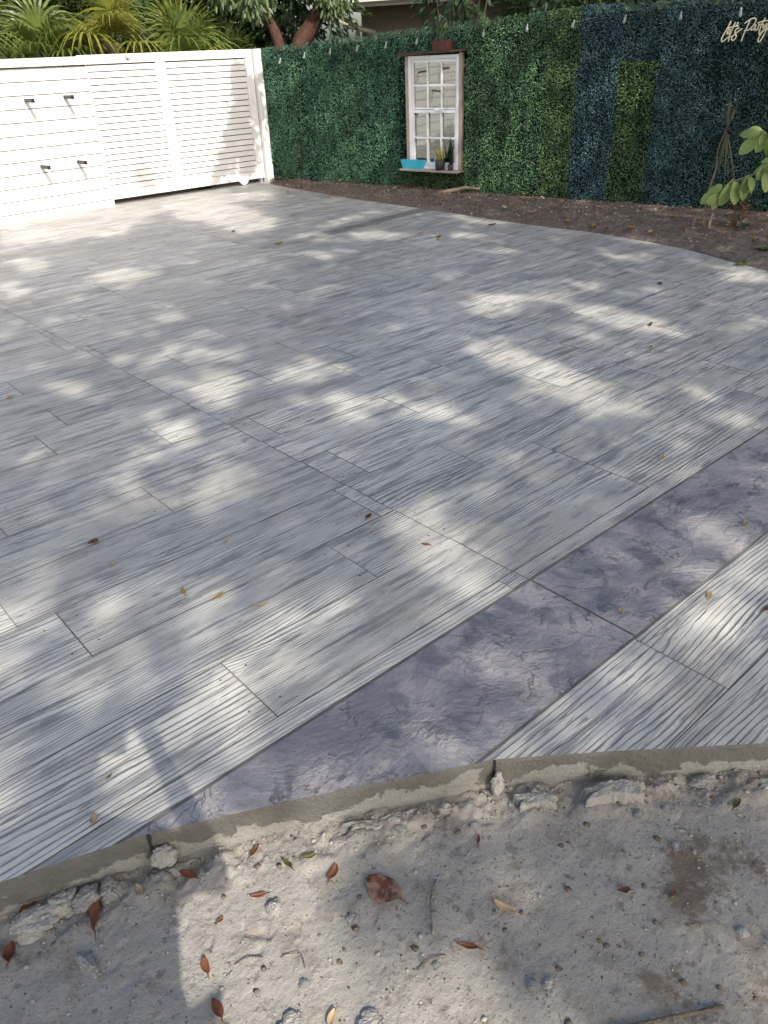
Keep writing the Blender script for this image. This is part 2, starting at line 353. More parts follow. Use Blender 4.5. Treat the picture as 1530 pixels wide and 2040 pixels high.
# slate band with one joint
for a,b in ((-1,1.839),(1.839,4.1),(4.1,6.6)): cell(a,b,.955,1.389,.0034,1)
for k in range(len(up)-1):
    v0,v1=up[k],up[k+1]
    js=J.get(k)
    if js is None:
        x=UL+random.uniform(.2,1.4); js=[]
        while x<7.2: js.append(x); x+=random.choice([1.27,1.58,.95,1.9])+random.uniform(-.08,.08)
    else:
        js=[UL+.9+.3*(k%4),UL+2.6+.25*(k%3),UL+4.3]+js
    if k<=len(up) and v0<6.9: js=js+[SAW1((v0+v1)/2)]
    if v0>6.9 and v0<9: js=js+[4.38]
    if 4.9<v0<6.9: js=js+[SAW2(v0)]
    js=sorted(j for j in js if UL<j<7.3)
    cuts=[UL]+js+[7.4]
    for a,b in zip(cuts[:-1],cuts[1:]):
        if b-a>.02: cell(a,b,v0,v1,.0026 if v0>1.9 else .0024)
        # nail holes beside the joints
        if k>0:
            for jx in (a+.055,b-.055):
                for fv in (.2,.78):
                    vv=v0+(v1-v0)*fv+random.uniform(-.012,.012); uu=jx+random.uniform(-.02,.02)
                    if vv>vlow(uu)+.02 and uu<uedge(vv)-.05 and random.random()<.8:
                        i=len(V); r=random.uniform(.0035,.0055)
                        for q in range(6):
                            V.append((uu+r*cos(q*pi/3),vv+r*.8*sin(q*pi/3),.0012)); UVs.append((uu,vv));A1.append(0);A2.append(0);A3.append(0)
                        F.append(tuple(range(i,i+6))); MI.append(2)
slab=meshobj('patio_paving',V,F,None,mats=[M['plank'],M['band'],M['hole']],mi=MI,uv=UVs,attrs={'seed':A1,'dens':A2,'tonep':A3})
tag(slab,kind='structure')
# slab body under the stamped faces
outl=[(x,y) for x,y in FE]+[(e[1],e[0]) for e in RE]+[(UL,VT)]
body=[(x,y,-.0045) for x,y in outl]
tri=geometry.tessellate_polygon([[Vector(p) for p in body]])
meshobj('patio_base',body,[tuple(t) for t in tri],M['groove']); bpy.data.objects['patio_base']['kind']='structure'
def arc(poly,step):
    out=[]
    for (a,b),(c,d) in zip(poly[:-1],poly[1:]):
        L=math.hypot(c-a,d-b); n=max(1,int(L/step))
        out+=[(a+(c-a)*i/n,b+(d-b)*i/n) for i in range(n)]
    return out+[poly[-1]]
def edge_wall(name,poly,z0,z1,step,mat,off=.001,rough=.004):
    pts=arc(poly,step); n=len(pts); V=[];F=[]
    ks=[0,.03,.08,.3,.55,.8,1.]
    for i,(x,y) in enumerate(pts):
        a=pts[max(i-1,0)];b=pts[min(i+1,n-1)]; dx,dy=b[0]-a[0],b[1]-a[1]; L=math.hypot(dx,dy); nx,ny=dy/L,-dx/L
        for k in ks:
            z=z1+(z0-z1)*k
            o=off+(-.004 if k==0 else (-.001 if k==.03 else 0))+ (float(fbm(x*30,y*30+z*40,3,5))-.45)*rough*(k>.02)*2
            V.append((x+nx*o,y+ny*o,z-(0 if k else .001)))
    m=len(ks)
    for i in range(n-1):
        for j in range(m-1): F.append((i*m+j,i*m+j+1,(i+1)*m+j+1,(i+1)*m+j))
    o=meshobj(name,V,F,mat,smooth=True); tag(o,kind='structure'); return o
edge_wall('patio_front_edge',FE,-.15,.0,.012,M['side'],.003)
edge_wall('patio_side_edge',[(e[1],e[0]) for e in RE],-.1,.0,.05,M['side'],.002,.002)
# ---------------------------------------------------------------- ground
G=400.; tag(meshobj('ground',[(-G,-G,-.135),(G,-G,-.135),(G,G,-.135),(-G,G,-.135)],[(0,1,2,3)],M['soil']),kind='structure')
def grid(x0,x1,y0,y1,st):
    xs=np.arange(x0,x1+st/2,st);ys=np.arange(y0,y1+st/2,st); X,Y=np.meshgrid(xs,ys); n,m=X.shape
    i=np.arange(n*m).reshape(n,m); F=np.stack([i[:-1,:-1],i[:-1,1:],i[1:,1:],i[1:,:-1]],-1).reshape(-1,4)
    return X,Y,F
def dirt_h(X,Y):
    low_=np.interp(X,fx,fy); d=(low_-Y)*.82                      # distance in front of the slab edge
    z=-.106+ .018*(fbm(X*3,Y*3,3,1)-.45) + .011*(fbm(X*14,Y*14,4,2)-.45)
    pits=fbm(X*38,Y*38,2,3); z-=np.clip(pits-.47,0,.2)*.045*np.clip((fbm(X*4,Y*4,2,9)-.36)*6,0,1); z+=np.clip(fbm(X*70,Y*70,2,14)-.55,0,.3)*.016*np.clip((fbm(X*5,Y*5,3,15)-.40)*7,0,1)
    crust=np.clip(1-np.abs(d-.05)/.09,0,1)*(d>-.3)
    lump=fbm(X*13,Y*13,4,6)
    z+=crust*np.clip(lump-.43,0,.3)*.10-crust*.006+crust*(fbm(X*60,Y*60,3,8)-.45)*.018
    return z,d
def patch_dirt(name,x0,x1,y0,y1,st,fine=True):
    X,Y,Fc=grid(x0,x1,y0,y1,st); z,d=dirt_h(X,Y)
    brown=np.clip(1.15-np.hypot((X-1.36)/.30,(Y-.46)/.13)-(fbm(X*9,Y*9,3,71)-.45)*2.6,0,1)*.55+np.clip(1-np.hypot((X-1.3)/.45,(Y-.22)/.2)-(fbm(X*7,Y*7,3,72)-.45)*2.6,0,1)*.55
    brown+=np.clip(1-np.abs(d-.075)/.05,0,1)*.55*(fbm(X*6,Y*6,2,4)>.47)+np.clip(fbm(X*5,Y*5,3,12)-.56,0,1)*2.5
    e=np.minimum.reduce([X-x0,x1-X,Y-y0,y1-Y]); z=np.where(e<.02,-.15,z)
    keep=(d.ravel()[Fc]>-.03).any(1)
    o=meshobj(name,np.stack([X,Y,z],-1).reshape(-1,3),Fc[keep],M['dirt'],smooth=True,attrs={'brown':np.clip(brown,0,1).ravel()})
    return tag(o,kind='structure')
patch_dirt('dirt_ground',-.5,2.1,-.35,1.75,.005)
X,Y,Fc=grid(-6,4,-5,4,.08); z,d=dirt_h(X,Y); z=z-.012; ins=(X>-.42)&(X<2.02)&(Y>-.27)&(Y<1.67); z[ins]=-.125
tag(meshobj('dirt_verge',np.stack([X,Y,z],-1).reshape(-1,3),Fc[(d.ravel()[Fc]>-.1).any(1)],M['dirt'],smooth=True,attrs={'brown':np.zeros(X.size)}),kind='structure')
HD=Vector((.195,-1,0)).normalized(); HN=Vector((-1,-.195,0)).normalized(); H0=Vector((7.30,11.07,0))  # hedge line, going right in the picture
def hedge_u(v): return 7.30+.195*(11.07-v)
X,Y,Fc=grid(4.0,9.4,-2.5,11.5,.022); ed=uedge(Y); t=X-ed+ (fbm(X*0+3,Y*7,3,21)-.45)*.12*(Y>2.7)
z=np.where(t>0,.0+.055*np.clip(t/.35,0,1)+.05*(fbm(X*6,Y*6,4,22)-.45)*np.clip(t/.1,.15,1)+.030*(fbm(X*22,Y*22,4,23)-.4),-.06)
z=z-.012*(t<.03)
keep=((X-ed).ravel()[Fc]>-.06).any(1)
tag(meshobj('planting_bed',np.stack([X,Y,z],-1).reshape(-1,3),Fc[keep],M['mulch'],smooth=True),kind='structure')
def bed_z(u,v):
    t_=u-float(uedge(v)); return .055*min(max(t_/.35,0),1)+.004
# ---------------------------------------------------------------- leaf clouds
def leaves(P,D,N,L,W,fold=.25,tone=None,six=False):
    """P base points, D leaf directions, N normals, L,W sizes -> verts, faces, tone"""
    n=len(P); D=D/np.linalg.norm(D,axis=1,keepdims=True); S=np.cross(D,N); S/=np.linalg.norm(S,axis=1,keepdims=True)+1e-9; Nn=np.cross(S,D)
    L=np.broadcast_to(L,(n,))[:,None];W=np.broadcast_to(W,(n,))[:,None]
    if six:
        a=P; b=P+D*L*.3+S*W*.42+Nn*W*fold; c=P+D*L*.7+S*W*.40+Nn*W*fold*.8; t=P+D*L-Nn*L*.06; d=P+D*L*.7-S*W*.40+Nn*W*fold*.8; e=P+D*L*.3-S*W*.42+Nn*W*fold
        V=np.stack([a,b,c,t,d,e],1).reshape(-1,3); i=np.arange(n)[:,None]*6
        F=np.concatenate([i+np.array([0,1,2,3]),i+np.array([0,3,4,5])],0); k=6
    else:
        b=P+D*L*.5+S*W*.5+Nn*W*fold; t=P+D*L; d=P+D*L*.5-S*W*.5+Nn*W*fold
        V=np.stack([P,b,t,d],1).reshape(-1,3); i=np.arange(n)[:,None]*4; F=np.concatenate([i+np.array([0,1,2]),i+np.array([0,2,3])],0); k=4
    tone=RNG.random(n) if tone is None else tone
    return V,F,np.repeat(tone,k)
def rdir(n,bias=(0,0,0)):
    v=RNG.normal(size=(n,3)); v/=np.linalg.norm(v,axis=1,keepdims=True); return v+np.array(bias)
def leafobj(name,P,D,N,L,W,mat,parent=None,fold=.25,tone=None,six=False):
    V,F,T=leaves(P,D,N,L,W,fold,tone,six); return meshobj(name,V,F,mat,parent,attrs={'tone':T})
# ---------------------------------------------------------------- artificial hedge
HB={}
def hmat(k,c0,c1,sp=.55): HB[k]=leafmat('boxwood_'+k,c0,c1,.42,.12,sp)
hmat('teal_green',(.02,.075,.046),(.16,.36,.21)); hmat('green',(.024,.07,.034),(.19,.37,.17)); hmat('olive',(.028,.062,.022),(.16,.27,.09))
hmat('blue',(.020,.062,.08),(.14,.26,.29)); hmat('slate',(.014,.05,.058),(.10,.20,.205)); hmat('deep',(.011,.054,.046),(.08,.19,.15))
hedge=empty('artificial_hedge',(7.9,8.0,0))
tag(hedge,'long wall of artificial boxwood panels in patchy green and blue behind the dirt bed','hedge')
def hpoint(s,off,z): # s metres along the hedge from its left end
    return H0+HD*s+HN*off+Vector((0,0,z))
def s_of_v(v): return (11.07-v)/(-HD.y)
def topz(s): return 1.79+.215*min(1,s/5.2) 
def panel(s0,s1,z0,z1,key,off=0.,dens=10500,parent=hedge):
    A=(s1-s0)*(z1-z0); n=int(A*dens)
    s=RNG.uniform(s0,s1,n); z=z0+(z1-z0)*RNG.random(n); z=z+(fbm(s*9,z*0,3,76)-.45)*.06*(z>z0+.02)*(z0>0); s=s+(fbm(z*7,z*0+3,3,75)-.45)*.07+RNG.normal(size=n)*.006
    cl=.6*fbm(s*9,z*9,3,31)+.4*fbm(s*11,z*1.6,3,33); d=off+RNG.uniform(0,.035,n)+(cl-.45)*.08+(RNG.random(n)<.03)*RNG.uniform(0,.03,n)
    z=z+ (np.array([topz(q) for q in s])-topz(2.6)+.012)*(z/1.9)
    z+=(z>1.7)*(fbm(s*14,z*0,2,37)-.45)*.05
    P=np.array(H0)+s[:,None]*np.array(HD)+d[:,None]*np.array(HN)+z[:,None]*np.array([0,0,1.])
    D=rdir(n,(0,0,.35))+np.array(HN)*.55; N=rdir(n)*.7+np.array(HN)*1.0+np.array([0,0,.25])
    tone=np.clip(RNG.random(n)**1.3*.85+(cl-.42)*1.3,0,1)
    leafobj('boxwood_panel',P,D,N,RNG.uniform(.015,.023,n),RNG.uniform(.008,.012,n),HB[key],parent,.2,tone)
S=s_of_v
panel(0,S(10.45),0,1.9,'teal_green'); panel(S(10.45),S(10.2),0,1.9,'teal_green',0.,5500); panel(S(10.42),S(10.32),0,1.9,'olive',0.,5000); panel(S(10.2),S(9.6),0,1.9,'teal_green'); panel(S(9.6),S(9.15),0,1.9,'teal_green',0.,5500); panel(S(9.6),S(9.15),0,1.9,'green',0.,5000)
panel(S(9.15),S(8.55),0,1.9,'teal_green'); panel(S(8.55),S(7.5),0,.42,'olive',0.); panel(S(8.55),S(7.5),1.6,1.9,'teal_green',0.); panel(S(8.55),S(7.5),.42,1.6,'teal_green',0.,2500)
panel(S(7.5),S(6.95),0,1.9,'green',.06); panel(S(6.95),S(6.45),0,1.9,'green',.055); panel(S(6.45),S(6.05),0,1.9,'olive',.05); panel(S(6.45),S(6.05),0,1.9,'green',.05,3000)
panel(S(6.05),S(5.57),0,1.9,'blue',.05); panel(S(5.57),S(5.15),0,1.40,'olive',.05); panel(S(5.57),S(5.15),1.40,1.9,'slate',.05)
panel(S(5.15),S(4.75),0,1.9,'blue',.05,3000); panel(S(5.15),S(4.1),0,1.9,'slate',.05); panel(S(4.1),S(3.0),0,1.9,'deep',.05); panel(S(3.0),S(1.6),0,1.9,'slate',.05,5000); panel(S(1.6),S(0.),0,1.9,'deep',.05,4000)
bk=MB(frame(H0,HD,-HN)); bk.prism([(0,0),(S(0.),0),(S(0.),1.95),(S(6.),1.94),(0,1.74)],.012,.06); bk.build('backing_board',M['core'],hedge)
bk=MB(frame(H0,HD,-HN)); bk.prism([(S(7.5),0),(S(0.),0),(S(0.),1.93),(S(7.5),1.84)],-.045,.01); bk.build('backing_board',M['core'],hedge)
# ---------------------------------------------------------------- string light
sg=empty('string_light',(7.9,8.0,1.9)); tag(sg,'string of small white bulbs running along the top of the hedge','string light')
bul=[(7.35,10.596,1.70),(7.446,10.123,1.751),(7.543,9.65,1.782),(7.638,9.184,1.80),(7.735,8.709,1.82),(7.833,8.228,1.845),(8.034,7.241,1.886),(8.149,6.679,1.912),(8.261,6.126,1.921),(8.379,5.55,1.936),(8.497,4.97,1.933),(8.6,4.4,1.93),(8.7,3.85,1.93)]
cp=[]
for b in bul:
    s=S(b[1]); off=.075 if b[1]>7.5 else .125
    p=hpoint(s,off,b[2]-.02); pcd=hpoint(s,off-.055,b[2]-.01); dl=random.uniform(-.02,.02)
    mb=MB(Matrix.Translation(p+Vector((0,0,-.055)))@Matrix.Rotation(random.uniform(-.25,.25),4,'X')@Matrix.Rotation(random.uniform(.0,.35),4,'Y'))
    mb.lathe([(.006,-.034),(.014,-.030),(.018,-.015),(.016,.003),(.011,.026),(.010,.030),(.010,.048),(.004,.052)])
    mb.build('bulb',M['bulb'],sg,True); cp.append(pcd)
cc=[]
for a,b in zip(cp[:-1],cp[1:]):
    for k in range(6): t=k/6; cc.append(a.lerp(b,t)-Vector((0,0,.03*4*t*(1-t))))
MB().tube(cc+[cp[-1]],.003,5).build('cord',M['cord'],sg)
# ---------------------------------------------------------------- hanging window mirror
W0=hpoint(S(8.43),.055,0); WM=frame(W0,HD,-HN)   # local x right, y into the hedge, z up
wn=empty('window_mirror',W0+Vector((0,0,.3))); tag(wn,'old white twelve-pane window hung on the hedge with mirrored panes and timber casing','window')
zb,zt=.335,1.61; x0,x1=.075,.845
b=MB(WM); b.box(.022,x0-.002,-.03,.03,zb-.02,zt+.01,.004); b.build('casing',M['casing'],wn)
b=MB(WM); b.box(x1+.002,x1+.042,-.03,.03,zb-.02,zt+.03,.004); b.build('casing',M['casing'],wn)
b=MB(WM); b.prism([(-.05,zt+.012),(x1+.1,zt+.04),(x1+.1,zt+.065),(-.05,zt+.05)],-.10,.03); b.build('head_board',M['darkwood'],wn)
sh=MB(WM); sh.box(-.035,x1+.055,-.135,.03,zb-.048,zb-.022,.004); sh.build('shelf',M['casing'],wn)
zm=(zb+zt)/2+.045
fr=MB(WM); fr.box(x0,x0+.035,-.03,.02,zb-.02,zt+.01); fr.box(x1-.03,x1,-.03,.02,zb-.02,zt+.01); fr.box(x0+.035,x1-.03,-.03,.02,zt-.028,zt+.01); fr.box(x0+.035,x1-.03,-.03,.02,zb-.02,zb+.015); fr.build('window_frame',M['vinyl'],wn)
for (za,zc,dy) in ((zb+.015,zm,-.022),(zm,zt-.028,-.006)):
    sx0,sx1=x0+.037,x1-.032
    s_=MB(WM); s_.box(sx0,sx0+.03,dy,.012,za+.002,zc-.002); s_.box(sx1-.028,sx1,dy,.012,za+.002,zc-.002)
    s_.box(sx0+.03,sx1-.028,dy-.003,.012,zc-.036,zc-.003); s_.box(sx0+.03,sx1-.028,dy-.003,.012,za+.003,za+(.045 if dy<-.01 else .02))
    so_=s_.build('sash',M['vinyl'],wn)
    ax,bx=sx0+.03,sx1-.028; az_,bz=za+(.045 if dy<-.01 else .02),zc-.036
    mu=MB(WM)
    for q in (1/3,2/3): xx=ax+(bx-ax)*q; mu.box(xx-.011,xx+.011,dy+.003,.009,az_,bz)
    mu.box(ax,bx,dy+.0045,.0085,(az_+bz)/2-.011,(az_+bz)/2+.011); mu.build('muntins',M['vinyl'],so_)
    g=MB(WM); g.box(ax,bx,.0095,.0125,az_,bz); g.build('mirror_panes',M['mirror'],so_)
lk=MB(WM); lk.box(.49,.60,-.045,-.025,zm-.016,zm+.006,.003); lk.tube([(.56,-.045,zm),(.60,-.06,zm+.012),(.645,-.055,zm+.006)],.006,6); lk.build('sash_lock',M['vinyl'],wn)
# planters
def local(x,y,z): return WM@Vector((x,y,z))
zsh=zb-.022
tp=MB(WM); bb=tp.b
def tapered(bb,x0,x1,y0,y1,z0,z1,dx,dy,th=.008):
    def ring(a,b_,c,d,z): return [bb.verts.new(p) for p in ((a,c,z),(b_,c,z),(b_,d,z),(a,d,z))]
    r0=ring(x0+dx,x1-dx,y0+dy,y1-dy,z0); r1=ring(x0,x1,y0,y1,z1); r2=ring(x0+th,x1-th,y0+th,y1-th,z1); r3=ring(x0+dx,x1-dx,y0+dy,y1-dy,z0+.02)
    bb.faces.new(r0[::-1]); bb.faces.new(r3)
    for a,b_ in ((r0,r1),(r1,r2),(r2,r3)):
        for i in range(4): bb.faces.new((a[i],a[(i+1)%4],b_[(i+1)%4],b_[i]))
tapered(bb,-.02,.35,-.128,-.032,zsh+.001,zsh+.108,.035,.015)
tq=tp.build('planter_box',M['turq']); tag(tq,'empty turquoise tapered planter box on the left end of the window shelf','planter')
pp=empty('potted_snake_plant',local(.60,-.085,zsh)); tag(pp,'yellow-green snake plant in a mottled black pot on the window shelf','potted plant')
pc=local(.60,-.085,0)
MB().lathe([(.046,zsh+.001),(.060,zsh+.006),(.064,zsh+.06),(.062,zsh+.12),(.055,zsh+.128),(.050,zsh+.112)],pc.x,pc.y,14).build('pot',M['potblk'],pp,True)
SNK=leafmat('snake_leaf',(.13,.20,.03),(.50,.46,.12),.4,.2)
BL=leafmat('dark_upright_leaf',(.008,.018,.012),(.02,.04,.02),.35,.1)
def blades(name,c,n,h0,h1,wd,spread,mat,parent,rad=.03,droop=.0,seg=6,az=None,tone=None):
    V=[];F=[];T=[]
    for k in range(n):
        a=random.uniform(0,2*pi) if az is None else az+random.gauss(0,.5); h=random.uniform(h0,h1); sp=random.uniform(.15,1)*spread; w=wd*random.uniform(.7,1.1)
        r=random.uniform(0,rad); bx,by=c[0]+r*cos(a),c[1]+r*sin(a); ta=random.random() if tone is None else tone; i=len(V); q=a+pi/2+random.uniform(-.8,.8)
        for j in range(seg+1):
            t=j/seg; ww=w*(1-t**2.2)*.5+.0006; ox=sp*h*t**1.5; z=c[2]+h*t-droop*h*t**3
            for sgn in (-1,1): V.append((bx+cos(a)*ox+sgn*ww*cos(q),by+sin(a)*ox+sgn*ww*sin(q),z)); T.append(ta)
        for j in range(seg): F.append((i+2*j,i+2*j+1,i+2*j+3,i+2*j+2))
    return meshobj(name,V,F,mat,parent,attrs={'tone':T})
blades('leaves',(pc.x,pc.y,zsh+.10),20,.13,.24,.017,.55,SNK,pp,.035)
pc2=local(.755,-.03,0)
pd=empty('tall_dark_succulent',local(.755,-.06,zsh)); tag(pd,'tall dark upright succulent at the right end of the window shelf','potted plant')
MB().lathe([(.03,zsh+.001),(.036,zsh+.01),(.038,zsh+.07),(.034,zsh+.072)],local(.755,-.07,0).x,local(.755,-.07,0).y,12).build('pot',M['potblk'],pd,True)
q_=local(.755,-.07,zsh+.05); blades('leaves',q_,11,.2,.37,.045,.12,BL,pd,.015)
# terracotta box on the head board with drooping plant
LG=leafmat('glossy_green',(.03,.06,.02),(.10,.17,.055),.4,.3,.5)
M['terra']=simple('old_terracotta',(.115,.042,.032),.75,.25,.25)
tb=empty('terracotta_planter',local(.62,-.04,zt+.06)); tag(tb,'terracotta box planter with a bushy drooping plant on top of the window','planter')
b=MB(WM); tapered(b.b,.50,.72,-.10,.045,zt+.058,zt+.165,.006,.004); b.build('box',M['terra'],tb)
def bush(name,c,r,n,L,W,mat,parent=None,droop=.3,hollow=.3,six=True):
    d=RNG.normal(size=(n,3)); d/=np.linalg.norm(d,axis=1,keepdims=True); rr=(hollow+(1-hollow)*RNG.random((n,1))**.5)
    P=np.array(c)+d*rr*np.array(r); cl=fbm(P[:,0]*5+P[:,2]*3,P[:,1]*5+P[:,2]*2,2,41); k=cl>.36; P=P[k];d=d[k];n=len(P)
    return leafobj(name,P,d*.8+rdir(n)*.6+np.array([0,0,-droop]),rdir(n)*.5+np.array([0,-.1,.8])+d*.4,RNG.uniform(.7,1.2,n)*L,RNG.uniform(.8,1.2,n)*W,mat,parent,.15,np.clip(RNG.random(n)*.8+(cl[k]-.4),0,1),six)
q=local(.66,-.02,zt+.40); bush('foliage',(q.x,q.y,q.z),(.24,.26,.20),480,.10,.038,LG,tb,.7)
# ---------------------------------------------------------------- sign
sgn=empty('neon_sign',(8.54,4.3,1.7)); tag(sgn,'unlit cream script tube sign reading Let\'s Party high on the dark hedge','sign')
SIGN={'L':[[470,310],[430,430],[380,540],[310,680],[270,790],[290,865],[350,845],[430,770],[490,735],[560,730],[610,700],[650,640]],'e':[[400,615],[440,620],[500,580],[490,540],[450,545],[410,600],[410,645],[450,665],[500,650],[540,600]],
't':[[605,345],[580,430],[540,560],[500,700],[490,870]],'bar':[[395,520],[500,480],[600,455],[715,445]],'ap':[[690,345],[655,430],[650,450]],'s':[[840,520],[770,570],[700,620],[650,640],[640,600],[660,540],[700,510],[755,510]],'s2':[[650,640],[690,700],[690,770],[650,820],[600,830],[570,790],[580,740],[640,680]],
'P':[[1020,310],[990,420],[950,560],[920,640],[890,760],[870,860]],'P2':[[885,385],[950,330],[1050,270],[1120,250],[1180,260],[1195,310],[1170,400],[1110,480],[1040,550],[970,570],[905,570]],'a':[[1210,420],[1160,420],[1110,490],[1105,545],[1140,560],[1190,500],[1220,420],[1205,500],[1215,555],[1260,560],[1290,500]],
'r':[[1290,560],[1300,470],[1310,400],[1330,430],[1380,390]],'t2':[[1450,240],[1420,330],[1380,450],[1350,570],[1350,640],[1375,690],[1420,610],[1500,540],[1530,520],[1580,560]],'bar2':[[1260,375],[1350,345],[1450,325],[1560,315]],'y':[[1440,400],[1435,490],[1450,520],[1490,460],[1530,390]],'y2':[[1530,390],[1530,560],[1520,640],[1470,760],[1420,860],[1370,870],[1360,800],[1400,680],[1460,590],[1530,530],[1640,470]]}
def smooth_pts(p,n=4):
    p=[Vector(q) for q in p]; out=[]
    for i in range(len(p)-1):
        a=p[max(i-1,0)];b=p[i];c=p[i+1];d=p[min(i+2,len(p)-1)]
        for k in range(n):
            t=k/n; out.append(.5*((2*b)+(c-a)*t+(2*a-5*b+4*c-d)*t*t+(3*b-a-3*c+d)*t**3))
    return out+[p[-1]]
# the lettering's own flat layout: local x along the hedge, z up (metres)
def sgp(x,y): return hpoint(S(4.53)+.00032*(x-270), .155, 1.627+.00031*(865-y)-.000012*(x-270))
tubes={'let':('L','e','t','bar','ap','s','s2'),'par':('P','P2','a','r','t2','bar2','y','y2')}
for k,names in tubes.items():
    mb=MB()
    for nm in names: mb.tube(smooth_pts([sgp(*q) for q in SIGN[nm]]),.0064,6)
    mb.build('letter_tubes',M['neon'],sgn,True)
    mb=MB()
    for nm in names: mb.tube([p-Vector(HN)*.014 for p in smooth_pts([sgp(*q) for q in SIGN[nm]],3)],.0075,5)
    mb.build('backer',M['acryl'],sgn)
# ---------------------------------------------------------------- gate, post and fence
gt=empty('sliding_gate',(5.9,11.07,0)); tag(gt,'white slatted driveway gate with a wide middle stile and dark gap under it','gate')
gy0,gy1=11.07,11.12
b=MB(); b.box(4.60,7.17,gy0,gy1,1.695,1.80,.003); b.box(4.60,7.17,gy0,gy1,.072,.180,.003); b.box(5.63,5.765,gy0,gy1,.183,1.692,.003); b.box(7.045,7.17,gy0,gy1,.183,1.692,.003); b.box(4.56,4.598,gy0,gy1,.072,1.80); b.build('gate_frame',M['white'],gt)
for (a,c) in ((4.60,5.627),(5.768,7.042)):
    b=MB(); n=20; p=(1.690-.185)/n
    for i in range(n): b.box(a,c,gy0+.012,gy1-.015,.185+i*p,.185+(i+1)*p-.0115,.0012)
    b.build('slat_panel',M['white'],gt)
    b=MB(); b.box(a,c,gy1-.012,gy1-.004,.184,1.691); b.build('slat_backing',M['gap'],gt)
b=MB(); b.prism([(6.68,.085),(6.87,.085),(6.83,.03),(6.79,.008),(6.76,.008),(6.73,.03)],11.055,11.10); b.build('gate_foot',M['white'],gt)
b=MB(); b.box(5.215,5.245,11.050,11.069,1.735,1.745); b.tube([(5.23,11.055,1.740),(5.31,11.04,1.765)],.004,5); b.tube([(5.23,11.055,1.740),(5.18,11.04,1.782)],.005,5); b.build('latch_pin',M['black'],gt)
tr=MB(); tr.box(4.65,7.3,11.175,11.21,-.10,.012); tag(tr.build('gate_track',M['gutter']),'low grey guide track on the ground under the white gate','gate track')
b=MB(); b.box(7.187,7.295,11.0,11.13,-.05,1.80,.004); pst=b.build('gate_post',M['white']); tag(pst,'white square gate post where the gate meets the hedge','gate post')
b=MB(); b.box(7.14,7.184,11.155,11.20,-.05,1.78); tag(b.build('inner_post',M['vinyl']),'narrow pale post just behind the right end of the gate','post')
FA=radians(4.3); fd=Vector((-cos(FA),-sin(FA),0)); fn=Vector((sin(FA),-cos(FA),0)) # along the fence to the left; towards yard
FM=frame(Vector((4.64,11.045,0)),fd,-fn)
fe=empty('board_fence',(3.0,10.9,0)); tag(fe,'white horizontal board fence with black hooks left of the gate','fence')
b=MB(FM); pz=.1455
for i in range(12):
    x=0
    for L in ((2.4,2.4,2.4,1.9) if i%2 else (1.2,2.4,2.4,2.4,.7)):
        b.box(x+.0015,x+L-.0015,.0,.018,-.055+i*pz,-.055+(i+1)*pz-.0095,.0012); x+=L
b.build('boards',M['white'],fe)
b=MB(FM); b.box(0,9.1,.019,.03,-.06,1.69); b.build('backing',M['gap'],fe)
b=MB(FM); b.box(-.002,9.1,-.035,.03,1.697,1.787,.003); b.build('top_rail',M['white'],fe)
b=MB(FM); b.box(-.006,.012,-.004,.018,-.055,1.695); b.build('end_trim',M['white'],fe)
def hook(u,z,lab,grp=None):
    x=(4.64-u)/cos(FA); o=FM@Vector((x,0,z)); e=empty('hanging_hook',o)
    hb=MB(FM); hb.box(x-.018,x+.018,-.21,0,z-.020,z+.020,.002); hb.build('arm',M['black'],e)
    hb=MB(FM); hb.box(x-.021,x+.021,-.218,-.2105,z-.023,z+.023,.002); hb.build('end_plate',M['black'],e)
    hb=MB(FM); hb.tube([(x-.01,-.21,z-.012),(x-.06,-.20,z-.013)],.0022,5); hb.build('pin',M['black'],e)
    tag(e,lab,'hook','black hooks on the white fence')
for u,z,l in ((3.757,1.335,'upper left black hook of the four on the white fence'),(4.267,1.344,'upper right black hook on the fence, nearest the top of the gate'),(3.755,.588,'lower left black hook of the four on the white fence'),(4.252,.592,'lower right black hook on the fence, nearest the gate bottom'),
    (2.0,1.335,'black hook farther along the fence, seen in the mirror panes'),(2.5,.59,'low black hook farther along the fence beyond the picture'),(1.0,1.335,'black hook far along the fence, high up'),(1.4,.95,'black hook at mid height far along the fence'),(.3,1.0,'last black hook at the far end of the fence')): hook(u,z+.008,l)
